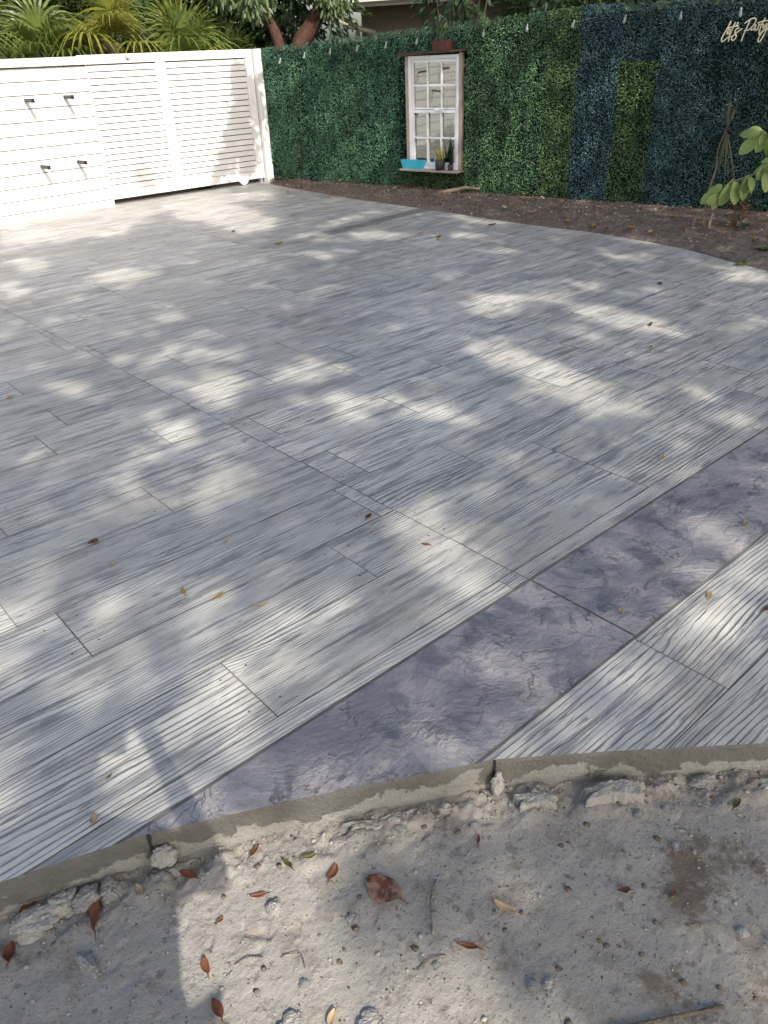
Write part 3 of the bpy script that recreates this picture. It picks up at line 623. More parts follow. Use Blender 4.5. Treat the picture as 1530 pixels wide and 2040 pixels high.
# ---------------------------------------------------------------- plants behind the gate
PALM=leafmat('palm_frond',(.05,.085,.022),(.16,.21,.05),.4,.3,.45,(.30,.34,.05))
PALMY=leafmat('yellowish_palm_frond',(.11,.13,.025),(.30,.30,.06),.4,.35,.45)  # yellower frond colour, for the yellowing palm and a few single fans
DRY=leafmat('dry_frond',(.14,.10,.06),(.28,.2,.13),.7,.1,.2)
def frond(base,dirv,R,n,mat,parent,pet=.5,droop=.5,spread=2.3,tone0=None,width=.03):
    d=Vector(dirv).normalized(); side=d.cross(Vector((0,0,1))).normalized(); upv=side.cross(d); 
    c=Vector(base)+d*pet; V=[];F=[];T=[]
    # petiole
    i=len(V)
    for p,w_ in ((Vector(base),.012),(c,.007)):
        for sx,sz in ((-1,0),(1,0),(0,1)): V.append(p+side*w_*sx+upv*w_*sz); T.append(.4)
    F+= [(i,i+1,i+4,i+3),(i+1,i+2,i+5,i+4),(i+2,i,i+3,i+5)]
    for k in range(n):
        a=(k/(n-1)-.5)*2*spread; bd=(d*cos(a)+side*sin(a)).normalized(); L=R*(1-.18*abs(a)/spread)*random.uniform(.88,1.05)
        ta=random.random()*.6+.2 if tone0 is None else np.clip(tone0+random.uniform(-.2,.2),0,1)
        i=len(V); pr=bd.cross(upv).normalized(); tw=random.uniform(-.3,.3); dr=droop*random.uniform(.6,1.4)
        for j in range(7):
            t=j/6; w_=width*(t/.25 if t<.25 else 1-(t-.25)/.76)*.5+.0008
            q=c+bd*L*t+upv*(.12*L*sin(pi*t)*.6)-Vector((0,0,1))*dr*L*max(0,t-.35)**1.7
            s_=pr*cos(tw)+upv*sin(tw)*(1 if k%2 else -1)
            V.append(q-s_*w_); V.append(q+s_*w_); T+= [ta,ta]
        for j in range(6): F.append((i+2*j,i+2*j+1,i+2*j+3,i+2*j+2))
    return meshobj('frond',V,F,mat,parent,attrs={'tone':T})
def palm(x,y,zc,R,n,mat,label,droop=.5,lean=0.,seed=0,extra=()):
    random.seed(seed+100)
    e=empty('fan_palm',(x,y,-.13)); tag(e,label,'palm','fan palms behind the white fence')
    pts=[(x+lean*(.5-t)*.3,y,-.13+(zc+.13)*t) for t in (0,.33,.66,1)]
    MB().tube(pts,[.13,.11,.10,.09],10).build('trunk',M['bark'],e,True)
    for k in range(n):
        a=k*2.399+random.uniform(-.3,.3); el=random.choice([-.15,.15,.5,.9,1.25])+random.uniform(-.15,.15)
        frond((x,y,zc),(cos(a)*cos(el),sin(a)*cos(el),sin(el)),R*random.uniform(.95,1.3),20,mat if random.random()<.8 else PALM,e,pet=R*random.uniform(.45,.8),droop=droop*(1.5-el*.6),width=R*.07)
    for (dv,rr,pt,mm,dp) in extra: frond((x,y,zc),dv,rr,26,mm,e,pet=pt,droop=dp,width=rr*.055)
    for k in range(4):
        a=random.uniform(0,2*pi); frond((x,y,zc-.1),(cos(a)*.5,sin(a)*.5,-.8),R*.7,14,DRY,e,pet=.2,droop=.3,width=.03)
palm(3.75,12.7,1.95,.60,16,PALM,'fan palm at the far left, its drooping pale fronds over the fence',.6,0,1,(((-.5,-.8,.1),.62,.3,PALM,.5),((.6,-.8,-.1),.6,.25,PALM,.4)))
palm(4.85,12.9,1.75,.62,16,PALM,'fan palm with long hanging leaf tips behind the hooks',.9,0,2,(((.2,-.7,.55),.6,.4,PALM,1.0),((-.5,-.7,.3),.6,.4,PALM,.6)))
palm(5.75,12.55,1.95,.62,16,PALMY,'yellowing fan palm with dry brown skirt behind the middle of the gate',.6,0,3,(((-.2,-.8,.35),.55,.35,PALMY,.6),))
palm(6.75,12.3,1.62,.66,18,PALM,'bright fan palm with one upright fan above the right half of the gate',.8,0,4,(((-.05,-.2,.95),.75,.42,PALMY,.1),((-.4,-.6,.2),.6,.3,PALM,.8),((.5,-.6,.3),.6,.4,PALMY,.9)))
palm(7.65,12.7,1.45,.62,12,PALM,'stiff narrow fan palm rising between the two red trunks',.3,0,5,(((.1,-.3,.95),.8,.25,PALM,.1),((.35,-.3,.85),.7,.25,PALM,.1)))
palm(4.3,14.2,2.3,.75,14,PALM,'tall fan palm in the second row behind the left fence',.5,0,6)
palm(6.2,14.4,2.4,.75,14,PALM,'dark fan palm in the second row behind the gate',.5,0,7)
palm(2.5,12.8,2.0,.62,12,PALM,'fan palm behind the fence just beyond the left picture edge',.6,0,8)
random.seed(21)
DK=leafmat('dark_foliage',(.012,.028,.010),(.05,.085,.028),.5,.25,.4)  # dark green leaf colour of the background trees and shrubs
MID=leafmat('mid_foliage',(.03,.06,.02),(.12,.17,.06),.45,.35,.5)
def tree(name,label,x,y,h,r,n,L,W,lm,tm=None,cz=None,group='trees beyond the fence and hedge',tr=.12,droop=.25):
    e=empty(name,(x,y,-.13)); tag(e,label,'tree',group)
    tm=tm or M['bark']; cz=cz or h*.6; mb=MB(); pts=[(x,y,-.14),(x+.05,y+.03,h*.3),(x-.04,y,h*.55),(x,y,h*.85)]
    mb.tube(pts,[tr*1.3,tr,tr*.7,tr*.25],9)
    for k in range(7):
        a=k*2.4; t=.25+.09*k; z=h*t; mb.tube([(x,y,z),(x+cos(a)*r*.4,y+sin(a)*r*.4,z+h*.1),(x+cos(a)*r*.8,y+sin(a)*r*.8,z+h*.16)],[tr*.5,tr*.35,tr*.1],6)
    mb.build('trunk',tm,e,True)
    k=9; P=[];
    cs=np.array([[x+cos(i*2.4)*r*.55*(i%3)/2,y+sin(i*2.4)*r*.55*(i%3)/2,cz+(i/k-.5)*(h-1.2)*.9] for i in range(k)])
    ci=RNG.integers(0,k,n); d=RNG.normal(size=(n,3)); d/=np.linalg.norm(d,axis=1,keepdims=True)
    P=cs[ci]+d*(RNG.random((n,1))**.45)*np.array([r*.62,r*.62,h*.2]); P[:,2]=np.maximum(P[:,2],.1)
    leafobj('crown',P,d+rdir(n)*.8+np.array([0,0,-droop]),rdir(n)*.6+np.array([0,-.2,.8]),RNG.uniform(.7,1.2,n)*L,RNG.uniform(.8,1.2,n)*W,lm,e,.15,None,True)
labs=['dark bushy tree filling the gap behind the leftmost palms','dark leafy tree behind the second palm from the left','dark leafy tree behind the yellowing palm','dark dense tree behind the upright palm fan','dark tree behind the red trunks']
for i,(x,y) in enumerate(((2.6,15.6),(4.4,16.2),(6.4,16.),(8.3,15.6),(9.6,14.2))):
    tree('leafy_tree',labs[i],x,y,6.5,1.9,11000,.19,.085,DK)
# red-barked trees
def redtree(label,pts,rad,bough):
    e=empty('red_barked_tree',pts[0]); tag(e,label,'tree','red-barked trees behind the hedge')
    MB().tube(smooth_pts(pts,4),list(np.interp(np.linspace(0,1,4*(len(pts)-1)+1),np.linspace(0,1,len(pts)),rad)),12).build('trunk',M['gumbo'],e,True)
    for q in bough:
        n=q[4]; d=RNG.normal(size=(n,3)); d/=np.linalg.norm(d,axis=1,keepdims=True)
        P=np.array(q[:3])+d*RNG.random((n,1))**.5*np.array(q[3])
        leafobj('foliage',P,d*.5+rdir(n)*.5+np.array([0,0,-.9]),rdir(n)*.5+np.array([-.4,-.6,.5]),RNG.uniform(.09,.14,n),RNG.uniform(.035,.05,n),MID,e,.15,None,True)
redtree('left red-barked tree leaning left behind the corner of the hedge',[(8.42,11.75,-.13),(8.34,11.85,1.2),(8.26,11.92,1.85),(8.19,11.97,2.1),(8.02,12.08,2.5),(7.7,12.2,3.6)],[.15,.11,.09,.085,.08,.06],[(7.75,11.75,2.42,(.32,.3,.25),260),(7.35,11.9,2.6,(.3,.3,.3),220),(7.9,11.9,3.4,(1.,1.,.7),900)])
redtree('right red-barked tree leaning right in front of the house corner',[(8.55,12.3,-.13),(8.7,12.2,1.3),(8.83,12.12,1.86),(8.99,12.0,2.1),(9.2,11.85,2.5),(9.5,11.7,3.4)],[.20,.16,.14,.13,.11,.07],[(9.15,11.6,2.4,(.28,.25,.22),300),(9.0,11.85,2.65,(.4,.4,.2),300),(9.4,11.6,3.4,(1.,1.,.7),900)])
# ---------------------------------------------------------------- house beyond the hedge
hs=empty('house',(13,14.5,-.13)); tag(hs,'beige stucco house with pale fascia and gutter half hidden behind the hedge','house')
EA=Vector((12.30,15.85,0)); EB=Vector((15.3,10.66,0)); ex=(EB-EA).normalized(); ey=Vector((-ex.y,ex.x,0)); 
if ey.x<0: ey=-ey
HM=frame(EA,ex,ey)    # x along the eave to the right, y into the house
b=MB(HM); b.box(.62,9.,.55,6.,-.13,2.72); b.build('wall',M['stucco'],hs)
b=MB(HM); b.box(0,9.,-.02,.03,2.55,2.74,.004); b.box(-.0,.03,.03,5.5,2.55,2.74); b.build('fascia',M['fascia'],hs)
b=MB(HM); b.box(.03,9.,.03,.6,2.60,2.62); b.build('soffit',M['stucco'],hs)
b=MB(HM); b.box(.0,9.,-.13,-.022,2.63,2.73,.006); gu=b.build('gutter',M['fascia'],hs)
b=MB(HM); b.tube([(.06,-.06,2.62),(.06,-.05,2.45),(.12,.0,2.36),(.55,.30,2.20),(.95,.45,2.08),(.97,.47,1.9),(.97,.47,.0)],.055,8); b.build('downspout',M['gutter'],gu,True)
b=MB(HM); 
for x_ in (0.,): b.prism([(0,2.742),(9.,2.742),(9.,2.80),(0,2.80)],-.14,.3)
rb=b.b; vs=[rb.verts.new(p) for p in ((-.1,-.16,2.80),(9.,-.16,2.80),(9.,3.6,4.3),(-.1,3.6,4.3),(-.1,7.2,2.8),(9.,7.2,2.8))]
rb.faces.new(vs[:4]); rb.faces.new((vs[3],vs[2],vs[5],vs[4])); b.build('roof',M['roof'],hs)
b=MB(HM)
for i in range(8): b.box(-.9,-.5,1.2,1.22,1.5+i*.09,1.55+i*.09)
b.box(-.72,-.66,1.19,1.2,1.4,2.45); b.build('shutter_slats',M['fascia'],hs)
# foliage right of the eave and above the hedge
BIG=leafmat('large_leaf_shrub',(.022,.045,.018),(.09,.14,.045),.38,.3,.5)
def shrub(label,c,r,n,L,W,mat,group='shrubs behind the hedge'):
    e=empty('shrub',(c[0],c[1],-.13)); tag(e,label,'shrub',group)
    mb=MB()
    for k in range(6):
        a=k*1.1; mb.tube([(c[0],c[1],-.13),(c[0]+cos(a)*r[0]*.3,c[1]+sin(a)*r[1]*.3,c[2]*.6),(c[0]+cos(a)*r[0]*.6,c[1]+sin(a)*r[1]*.6,c[2]+r[2]*.3)],[.03,.02,.008],6)
    mb.build('stems',M['bark'],e,True); bush('foliage',c,r,n,L,W,mat,e,.5,.1)
shrub('drooping large-leaved shrub behind the hedge above the window',(8.95,8.55,2.25),(.45,.75,.55),1100,.14,.055,LG)
shrub('dense large-leaved shrub beside the eave, right of the window',(9.6,7.7,2.05),(.5,.7,.6),1300,.15,.06,BIG)
shrub('shrub with broad upright leaves above the green part of the hedge',(9.9,6.8,1.85),(.5,.8,.55),800,.20,.085,BIG)
shrub('dark shrub above the blue hedge panels',(10.4,5.4,1.9),(.6,1.0,.6),1000,.16,.06,DK)
shrub('dark shrub behind the hedge above the script sign',(10.6,3.6,1.9),(.6,1.0,.6),900,.16,.06,DK)
for i,(x,y) in enumerate(((13.0,9.2),(13.4,6.8),(13.6,4.2),(13.4,1.5))):
    tree('leafy_tree',['dark tree right of the house, behind the window shrub','dark tree behind the green part of the hedge','dark tree behind the blue hedge panels','dark tree behind the script sign'][i],x,y,6.5,2.0,10000,.2,.09,DK)
# ---------------------------------------------------------------- overhanging trees behind the viewer (they shade the yard)
PATCH=[[(1.31,4.66),(1.47,4.79),(1.58,4.61),(1.55,4.28),(1.4,4.17),(1.27,4.36)],[(0.81,3.91),(0.97,4.0),(1.07,3.81),(1.02,3.62),(0.87,3.54),(0.75,3.66)],[(1.49,3.88),(1.65,3.81),(1.68,3.48),(1.54,3.28),(1.43,3.35),(1.41,3.58)],[(1.91,4.13),(2.11,4.23),(2.26,4.12),(2.21,3.81),(2.0,3.53),(1.86,3.63),(1.8,3.85)],[(1.38,3.05),(1.55,3.11),(1.55,2.88),(1.51,2.65),(1.32,2.36),(1.17,2.31),(1.09,2.44),(1.14,2.72),(1.25,2.91)],[(1.02,3.28),(1.13,3.27),(1.16,3.07),(1.11,2.92),(1.04,3.03)],[(2.38,3.34),(2.57,3.35),(2.52,3.09),(2.35,2.87),(2.14,2.82),(2.16,3.06)],[(2.37,3.94),(2.67,3.94),(2.8,3.74),(2.72,3.49),(2.47,3.46),(2.33,3.67)],[(2.37,4.42),(2.54,4.45),(2.43,4.15),(2.31,4.2)],[(4.29,4.09),(4.58,4.19),(4.65,3.88),(4.96,3.73),(5.38,3.71),(5.37,3.36),(4.99,3.47),(4.44,3.51),(4.09,3.63),(4.08,3.82)],[(3.67,3.43),(3.86,3.29),(3.71,2.79),(3.66,2.35),(3.48,2.06),(3.2,1.93),(3.13,2.14),(3.18,2.48),(3.34,2.88),(3.42,3.19)],[(4.79,3.5),(4.92,3.11),(4.84,2.5),(4.68,2.36),(4.48,2.51),(4.49,2.9),(4.51,3.33)],[(4.27,3.24),(4.38,3.02),(4.23,2.57),(4.13,2.68),(4.16,3.03)],[(6.21,3.08),(6.68,3.05),(6.72,2.86),(6.19,2.61),(5.98,2.86)],[(3.53,2.92),(3.84,2.86),(3.73,2.58),(3.53,2.61)],[(1.92,2.1),(2.03,1.97),(1.9,1.68),(1.78,1.47),(1.7,1.36),(1.47,1.38),(1.39,1.41),(1.56,1.64),(1.59,1.84),(1.76,2.04)],[(3.7,1.68),(3.74,1.59),(3.66,1.4),(3.48,1.33),(3.55,1.52)],[(3.83,2.05),(3.93,1.89),(3.81,1.71),(3.7,1.82)],[(3.16,1.75),(3.37,1.71),(3.2,1.48),(3.01,1.52)],[(2.94,1.74),(2.95,1.59),(2.88,1.45),(2.79,1.54)],[(1.96,0.99),(2.12,1.01),(2.34,1.0),(2.68,0.93),(1.84,0.52),(1.86,0.61),(1.91,0.71),(1.89,0.83)],[(2.62,1.34),(2.77,1.24),(2.73,1.11),(2.55,1.08),(2.49,1.19)],[(2.46,1.07),(2.56,1.04),(2.51,0.98),(2.4,0.99)],[(2.18,1.03),(2.28,1.02),(2.22,0.95),(2.14,0.97)],[(1.39,1.18),(1.5,1.17),(1.51,1.07),(1.41,1.01),(1.33,1.08)],[(1.58,1.09),(1.64,1.04),(1.58,0.97),(1.53,1.03)],[(0.99,1.24),(1.09,1.26),(1.12,1.18),(1.06,1.1),(0.99,1.11)],[(0.53,1.38),(0.75,1.39),(0.87,1.34),(0.76,1.22),(0.62,1.21),(0.47,1.31)],[(1.71,1.37),(1.77,1.24),(1.68,1.21),(1.58,1.3)],[(-.1,2.3),(0.1,2.75),(0.75,2.49),(0.97,2.46),(1.08,2.16),(1.2,2.04),(1.25,1.83),(1.33,1.82),(1.41,1.71),(1.45,1.58),(1.3,1.51),(1.18,1.63),(1.12,1.62),(1.08,1.45),(.93,1.37),(.78,1.33),(.55,1.30),(.38,1.33),(-.2,1.6)],[(0.49,2.83),(0.65,2.82),(0.69,2.63),(0.53,2.57),(0.45,2.65)],[(0.23,2.2),(0.35,2.18),(0.37,1.94),(0.32,1.91),(0.18,2.04)],[(0.31,1.5),(0.43,1.48),(0.38,1.34),(0.31,1.38)],[(-.1,1.62),(0.0,1.55),(0.4,1.3),(0.58,1.12),(0.72,1.0),(0.73,0.87),(0.60,0.91),(0.56,0.85),(0.60,0.68),(0.64,0.54),(0.68,0.2),(.12,.2),(.05,.9)],[(0.79,0.94),(0.97,0.86),(1.06,0.78),(0.98,0.69),(0.86,0.75),(0.75,0.82)],[(0.93,0.71),(1.01,0.65),(0.94,0.53),(0.8,0.46),(0.79,0.55)],[(4.31,6.69),(4.69,6.38),(4.74,5.96),(4.43,6.03)],[(5.4,6.86),(5.7,6.78),(5.82,6.43),(5.78,6.14),(5.41,6.21),(5.25,6.5)],[(5.59,7.56),(6.29,7.67),(6.87,7.76),(5.9,7.39),(5.39,7.2)],[(4.91,7.29),(5.32,7.2),(5.22,6.89),(4.86,6.94)],[(5.91,6.05),(6.28,5.82),(6.31,5.43),(5.94,5.51)],[(5.7,5.15),(6.04,5.0),(5.82,4.76),(5.6,4.94)],[(7.03,4.48),(7.1,4.07),(6.92,3.86),(6.77,4.14)],[(3.14,11.22),(4.73,11.25),(6.62,10.38),(6.52,9.71),(6.1,9.58),(5.37,9.95),(4.57,9.82),(3.76,8.83),(3.15,9.19),(2.49,9.21)],[(5.84,10.35),(5.65,8.9),(5.21,7.83),(4.67,7.62),(4.71,9.04),(4.69,9.65)],[(6.3,4.32),(6.43,3.82),(6.24,3.6),(6.08,3.95)],[(2.32,8.68),(2.62,8.66),(2.62,7.97),(2.2,7.86)],[(2.63,7.49),(3.12,7.35),(3.2,6.78),(2.68,6.72)],[(2.03,7.78),(2.19,7.58),(2.0,7.02),(1.79,7.03)],[(6.8,6.96),(6.92,6.5),(6.85,5.83),(6.59,6.19)],[(8.01,10.94),(8.04,10.62),(7.83,10.61),(7.69,10.78),(7.77,11.04)],[(7.69,11.58),(7.76,11.41),(7.63,11.06),(7.59,11.25)],[(7.77,10.25),(7.93,9.78),(7.81,9.15),(7.65,9.68),(7.69,10.14)],[(8.47,9.39),(8.59,9.14),(8.53,8.78),(8.42,8.55),(8.33,8.7),(8.39,9.12)],[(8.62,7.78),(8.65,7.62),(8.5,6.94),(8.45,7.06),(8.54,7.53)],[(8.62,7.29),(8.67,7.17),(8.61,6.83),(8.54,6.91)],[(8.93,6.77),(8.95,6.64),(8.88,6.31),(8.84,6.44)],[(7.71,12.8),(7.83,12.51),(7.94,11.92),(7.67,11.85),(7.57,12.19)],[(8.15,8.05),(8.34,7.31),(8.19,6.49),(7.99,7.4)],[(8.36,8.43),(8.5,8.27),(8.41,7.63),(8.28,7.84)],[(8.7,8.54),(8.78,8.22),(8.7,7.87),(8.63,8.12)],[(7.57,10.69),(7.73,9.96),(7.63,9.29),(7.49,10.08)]]
PMAX=[]
def inpoly(X,Y,poly):
    r=np.zeros(X.shape,bool); n=len(poly)
    for i in range(n):
        x1,y1=poly[i];x2,y2=poly[(i+1)%n]
        if y1==y2: continue
        c=((Y>min(y1,y2))&(Y<=max(y1,y2))); r^=c&(X<(Y-y1)*(x2-x1)/(y2-y1)+x1)
    return r
# openness map of the crowns, laid out on the ground where the light lands
gx0,gy0,gs=-3.,-.5,.03
GX,GY=np.meshgrid(np.arange(gx0,10.5,gs),np.arange(gy0,14.,gs)); OP=np.zeros(GX.shape)
for p in PATCH: OP=np.maximum(OP,inpoly(GX,GY,p)*1.)
def blur(a,k):
    c=np.cumsum(np.pad(a,((k+1,k),(0,0)),'edge'),0); a=(c[2*k+1:]-c[:-2*k-1])/(2*k+1)
    c=np.cumsum(np.pad(a,((0,0),(k+1,k)),'edge'),1); return (c[:,2*k+1:]-c[:,:-2*k-1])/(2*k+1)
OP=blur(OP,1); OP=OP*np.where((GX<1.45)&(GY>1.25)&(GY<2.6),np.clip(.44+.30*(fbm(GX*3.2,GY*3.2,2,58)-.4)/.15,.34,1.),1.)
OP=np.maximum(OP,np.clip((GY-(10.55+.35*np.sin(GX*2.)))/.3,0,1)*(GX<6.9))
OP=np.maximum(OP,np.clip((GY-10.95)/.1,0,1)*(GX<7.36+.25*(GY-11.07))*(GX>=6.8))
OP=np.maximum(OP,np.clip((GY-12.6)/.3,0,1))
OP*=1-(((GX-5.24)/.16)**2+((GY-11.38)/.22)**2<1)*.75
def openness(s,t):
    i=np.clip(((t-gy0)/gs).astype(int),0,OP.shape[0]-1); j=np.clip(((s-gx0)/gs).astype(int),0,OP.shape[1]-1); return OP[i,j]
CAN=leafmat('overhead_leaf',(.03,.07,.02),(.10,.16,.05),.5,.35)
n=125000
s_=RNG.uniform(-3.,10.5,n); t_=RNG.uniform(-1.5,13.2,n); h_=RNG.uniform(7.8,9.0,n)+.5*fbm(s_*.7,t_*.7,2,51)
op=openness(s_,t_); mott=fbm(s_*2.3,t_*2.3,3,55)
mo2=fbm(s_*2.6,t_*1.7,2,57); zone=np.clip((5.6-s_)/1.,0,1)*np.clip((t_-2.)/.5,0,1)*np.clip((10.-t_)/.5,0,1); op=np.maximum(op,np.clip((mo2-.52)*9,0,.75)*zone); keep=(RNG.random(n)>op*1.5)&((mott<.60)|(RNG.random(n)<.55))
thin=RNG.random(n)<np.where(s_>7.45,.42,.76); keep&=thin
s_,t_,h_=s_[keep],t_[keep],h_[keep]; P=np.stack([s_-SX*h_,t_-SY*h_,h_],1); n=len(P)
own=(P[:,0]>3.2).astype(int)
for k,(tx,ty,lab) in enumerate(((-4.6,-6.4,'tall shade tree behind the viewer, its crown over the left of the yard'),(7.2,-5.6,'tall shade tree right of the viewer, its crown over the hedge side'))):
    e=empty('shade_tree',(tx,ty,-.13)); tag(e,lab,'tree','tall shade trees overhanging the yard')
    mb=MB(); mb.tube([(tx,ty,-.14),(tx+.1,ty+.1,2.),(tx,ty+.25,4.2),(tx+.1,ty+.6,7.6)],[.28,.22,.18,.12],12)
    cx=P[own==k]; rg=random.Random(k+3)
    for q in range(6):
        g=cx[rg.randrange(len(cx))]; mid=((tx+g[0])/2,(ty+g[1])/2+.2,7.6); mb.tube([(tx,ty+.3,4.8),mid,(g[0],g[1],8.8)],[.07,.04,.012],7)
    mb.build('trunk',M['bark'],e,True)
    m_=len(cx); leafobj('crown',cx,rdir(m_)*np.array([1,1,.35]),rdir(m_)*.5+np.array([SX*.8,SY*.8,-1.])*-1,RNG.uniform(.11,.18,m_),RNG.uniform(.055,.09,m_),CAN,e,.1,None,True)
# bough whose crisp shadow falls on the gate
sil=[(6.93,1.66),(6.98,1.62),(6.97,1.45),(7.05,1.35),(7.06,1.25),(7.25,1.2),(7.28,.9),(7.2,.7),(7.02,.55),(6.98,.3),(6.6,.12),(6.3,.15),(6.2,.32),(6.26,.42),(6.42,.5),(6.45,.68),(6.6,.75),(6.58,.9),(6.68,1.0),(6.7,1.2),(6.78,1.3),(6.8,1.5)]
zc=RNG.uniform(.12,1.6,120)**1.0; lft=np.interp(zc,[.1,.3,.5,1.,1.6],[6.25,6.2,6.45,6.66,6.9]); rgt=np.interp(zc,[.1,.3,.6,1.,1.3,1.6],[6.95,7.0,7.2,7.28,7.2,7.0])
xc=lft+(rgt-lft)*RNG.random(120); rc=RNG.uniform(.03,.085,120); ci=RNG.integers(0,120,2300)
X_=xc[ci]+RNG.normal(size=2300)*rc[ci]*.75; Z_=zc[ci]+RNG.normal(size=2300)*rc[ci]*.75; k3=RNG.uniform(2.72,2.9,2300); m_=2300
P=np.stack([X_-SX*k3,11.07-SY*k3,Z_+k3],1)
e=empty('hedge_side_tree',(9.3,8.6,-.13)); tag(e,'slim tree behind the hedge whose overhanging bough shades the right end of the gate','tree')
MB().tube(smooth_pts([(9.3,8.6,-.13),(9.2,8.6,2.2),(8.6,8.2,3.6),(7.4,7.7,4.4),(6.2,7.4,4.6),(5.8,7.3,4.2)]),[.09]*5+[.075]*4+[.055]*4+[.04]*4+[.02]*5,8).build('trunk',M['bark'],e,True)
leafobj('foliage',P,rdir(m_)+np.array([0,0,-.5]),rdir(m_)*.5+np.array([-SX,-SY,1]),RNG.uniform(.06,.10,m_),RNG.uniform(.03,.045,m_),MID,e,.12,None,True)
# ---------------------------------------------------------------- plants at the right edge of the bed
random.seed(5)
OV=leafmat('oval_leaf',(.12,.19,.05),(.30,.39,.12),.4,.3,.5)
def ovleaf(P,D,N,L,W): # one oval leaf, 2x6 strips
    P,D,N=Vector(P),Vector(D).normalized(),Vector(N); Sd=D.cross(N).normalized(); Nn=Sd.cross(D); V=[];F=[]
    for j in range(8):
        t=j/7; w=W*.62*(max(sin(pi*min(1,.05+.95*t**1.25)),.04)**.6); q=P+D*L*t-Nn*L*.25*t*t
        for s in (-1,0,1): V.append(q+Sd*w*s+Nn*abs(s)*w*.25)
    for j in range(7):
        for s in range(2): a=j*3+s; F.append((a,a+1,a+4,a+3))
    return V,F
def spray(parent,pts,rad,leafs,mat,name='branch'):
    br=MB().tube(smooth_pts(pts,3),rad,6).build(name,M['stem'],parent,True)
    V=[];F=[];T=[]
    if len(leafs)>10: leafs=leafs+[(q[0]+Vector((random.uniform(-.04,.04),random.uniform(-.05,.05),random.uniform(-.04,.05))),q[1]+Vector((random.uniform(-.5,.5),random.uniform(-.5,.5),random.uniform(-.3,.4))),q[2],q[3]*random.uniform(.6,.9),q[4]*random.uniform(.6,.95)) for q in leafs]
    for (p,d,n_,L,W) in leafs:
        v,f=ovleaf(p,d,n_,L,W); i=len(V); V+=v; F+=[tuple(a+i for a in q) for q in f]; T+=[random.random()]*len(v)
    meshobj('leaves',V,F,mat,br,True,{'tone':T})
pr=Vector(cr); upv=Vector((0,0,1)); tow=Vector((-cf.x,-cf.y,0)).normalized() # plant-local spread directions: rightwards, up, towards the paving
B0=Vector((7.62,3.92,.03))
sp=empty('broad_leaved_sapling',B0); tag(sp,'young broad-leaved sapling with pale oval leaves at the right end of the dirt bed','sapling')
def L_(a,b,c=0):
    return B0+Vector((HD.x,HD.y,0))*a+upv*b+tow*c   # a metres along the hedge, b up, c towards the viewer
ns=[L_(0,0),L_(-.05,.12),L_(-.08,.22,.02),L_(.02,.33,.04),L_(.22,.42,.05),L_(.42,.55,.05),L_(.62,.62,.05)]
lf=[]
for a,b,da,db,L,W in ((-.10,.24,-.8,-.45,.17,.075),(-.08,.25,-.3,-.95,.17,.07),(-.0,.31,-.35,-.9,.19,.085),(.05,.34,.05,-1,.2,.09),(.12,.37,.1,-1,.19,.075),(.16,.40,-.3,-.95,.17,.07),(.2,.42,.75,.55,.17,.055),(.28,.46,.7,.5,.17,.07),(.3,.45,.1,-1,.19,.08),(.4,.53,.2,-.9,.18,.08),(.5,.58,.8,.3,.17,.08),(.42,.5,-.2,-.9,.17,.07),(.55,.58,.3,-.9,.18,.08),(.6,.62,.9,.2,.18,.08),(-.06,.27,-.95,-.1,.12,.06)):
    lf.append((L_(a,b,.04),HD*da+upv*db+tow*random.uniform(.1,.5),tow*.9+upv*.6,L,W))
sh1=HD*.13+upv*.12; ns=[ns[0],ns[1]]+[q+sh1 for q in ns[2:]]; lf=[(q[0]+sh1,)+q[1:] for q in lf]
spray(sp,ns,.008,lf,OV)
ns=[L_(.75,-.02,-.02),L_(.72,.35),L_(.6,.62,.02),L_(.42,.74,.04),L_(.22,.76,.05),L_(.1,.78,.05)]
lf=[]
for a,b,da,db,L,W in ((.16,.77,-1,.05,.17,.075),(.16,.75,-.75,-.55,.21,.09),(.2,.76,-.45,-.9,.15,.075),(.24,.76,.1,-1,.17,.08),(.26,.77,-.1,.8,.12,.07),(.36,.75,.3,-.9,.17,.085),(.4,.76,.4,.8,.15,.07),(.5,.72,-.2,-1,.19,.08),(.55,.68,.3,-.9,.19,.085),(.6,.66,.9,.3,.17,.08),(.45,.75,.85,.5,.16,.075),(.34,.76,.2,.9,.12,.06)):
    lf.append((L_(a,b,.05),HD*da+upv*db+tow*random.uniform(.0,.5),tow*.9+upv*.6,L,W))
sh1=HD*.16+upv*.10; ns=[ns[0],ns[1]]+[q+sh1 for q in ns[2:]]; lf=[(q[0]+sh1,)+q[1:] for q in lf]
spray(sp,ns,[.011]*4+[.009]*4+[.008]*4+[.006]*4,lf,OV)
MB().tube([L_(-.14,-.03),L_(-.13,.06),L_(-.11,.13)],[.016,.014,.010],7).build('stump_stem',M['stem'],sp)
MB().tube([L_(.0,-.03,.05),L_(.01,.08,.04),L_(.03,.17,.03)],[.016,.013,.010],7).build('stump_stem',M['stem'],sp)
SPK=leafmat('spiky_leaf',(.04,.055,.025),(.15,.15,.07),.5,.2)
yk=empty('spiky_plant',L_(.02,0,-.12)); tag(yk,'thin-stemmed spiky plant with tufted narrow leaves against the dark hedge','plant')
MB().tube(smooth_pts([L_(.02,-.03,-.12),L_(.0,.3,-.1),L_(.04,.55,-.1),L_(.03,.72,-.1),L_(.08,.90,-.1),L_(.12,1.05,-.1)]),[.009]*10+[.006]*11,6).build('stem',M['stem'],yk,True)
top=L_(.08,.88,-.1); V=[];F=[];T=[]
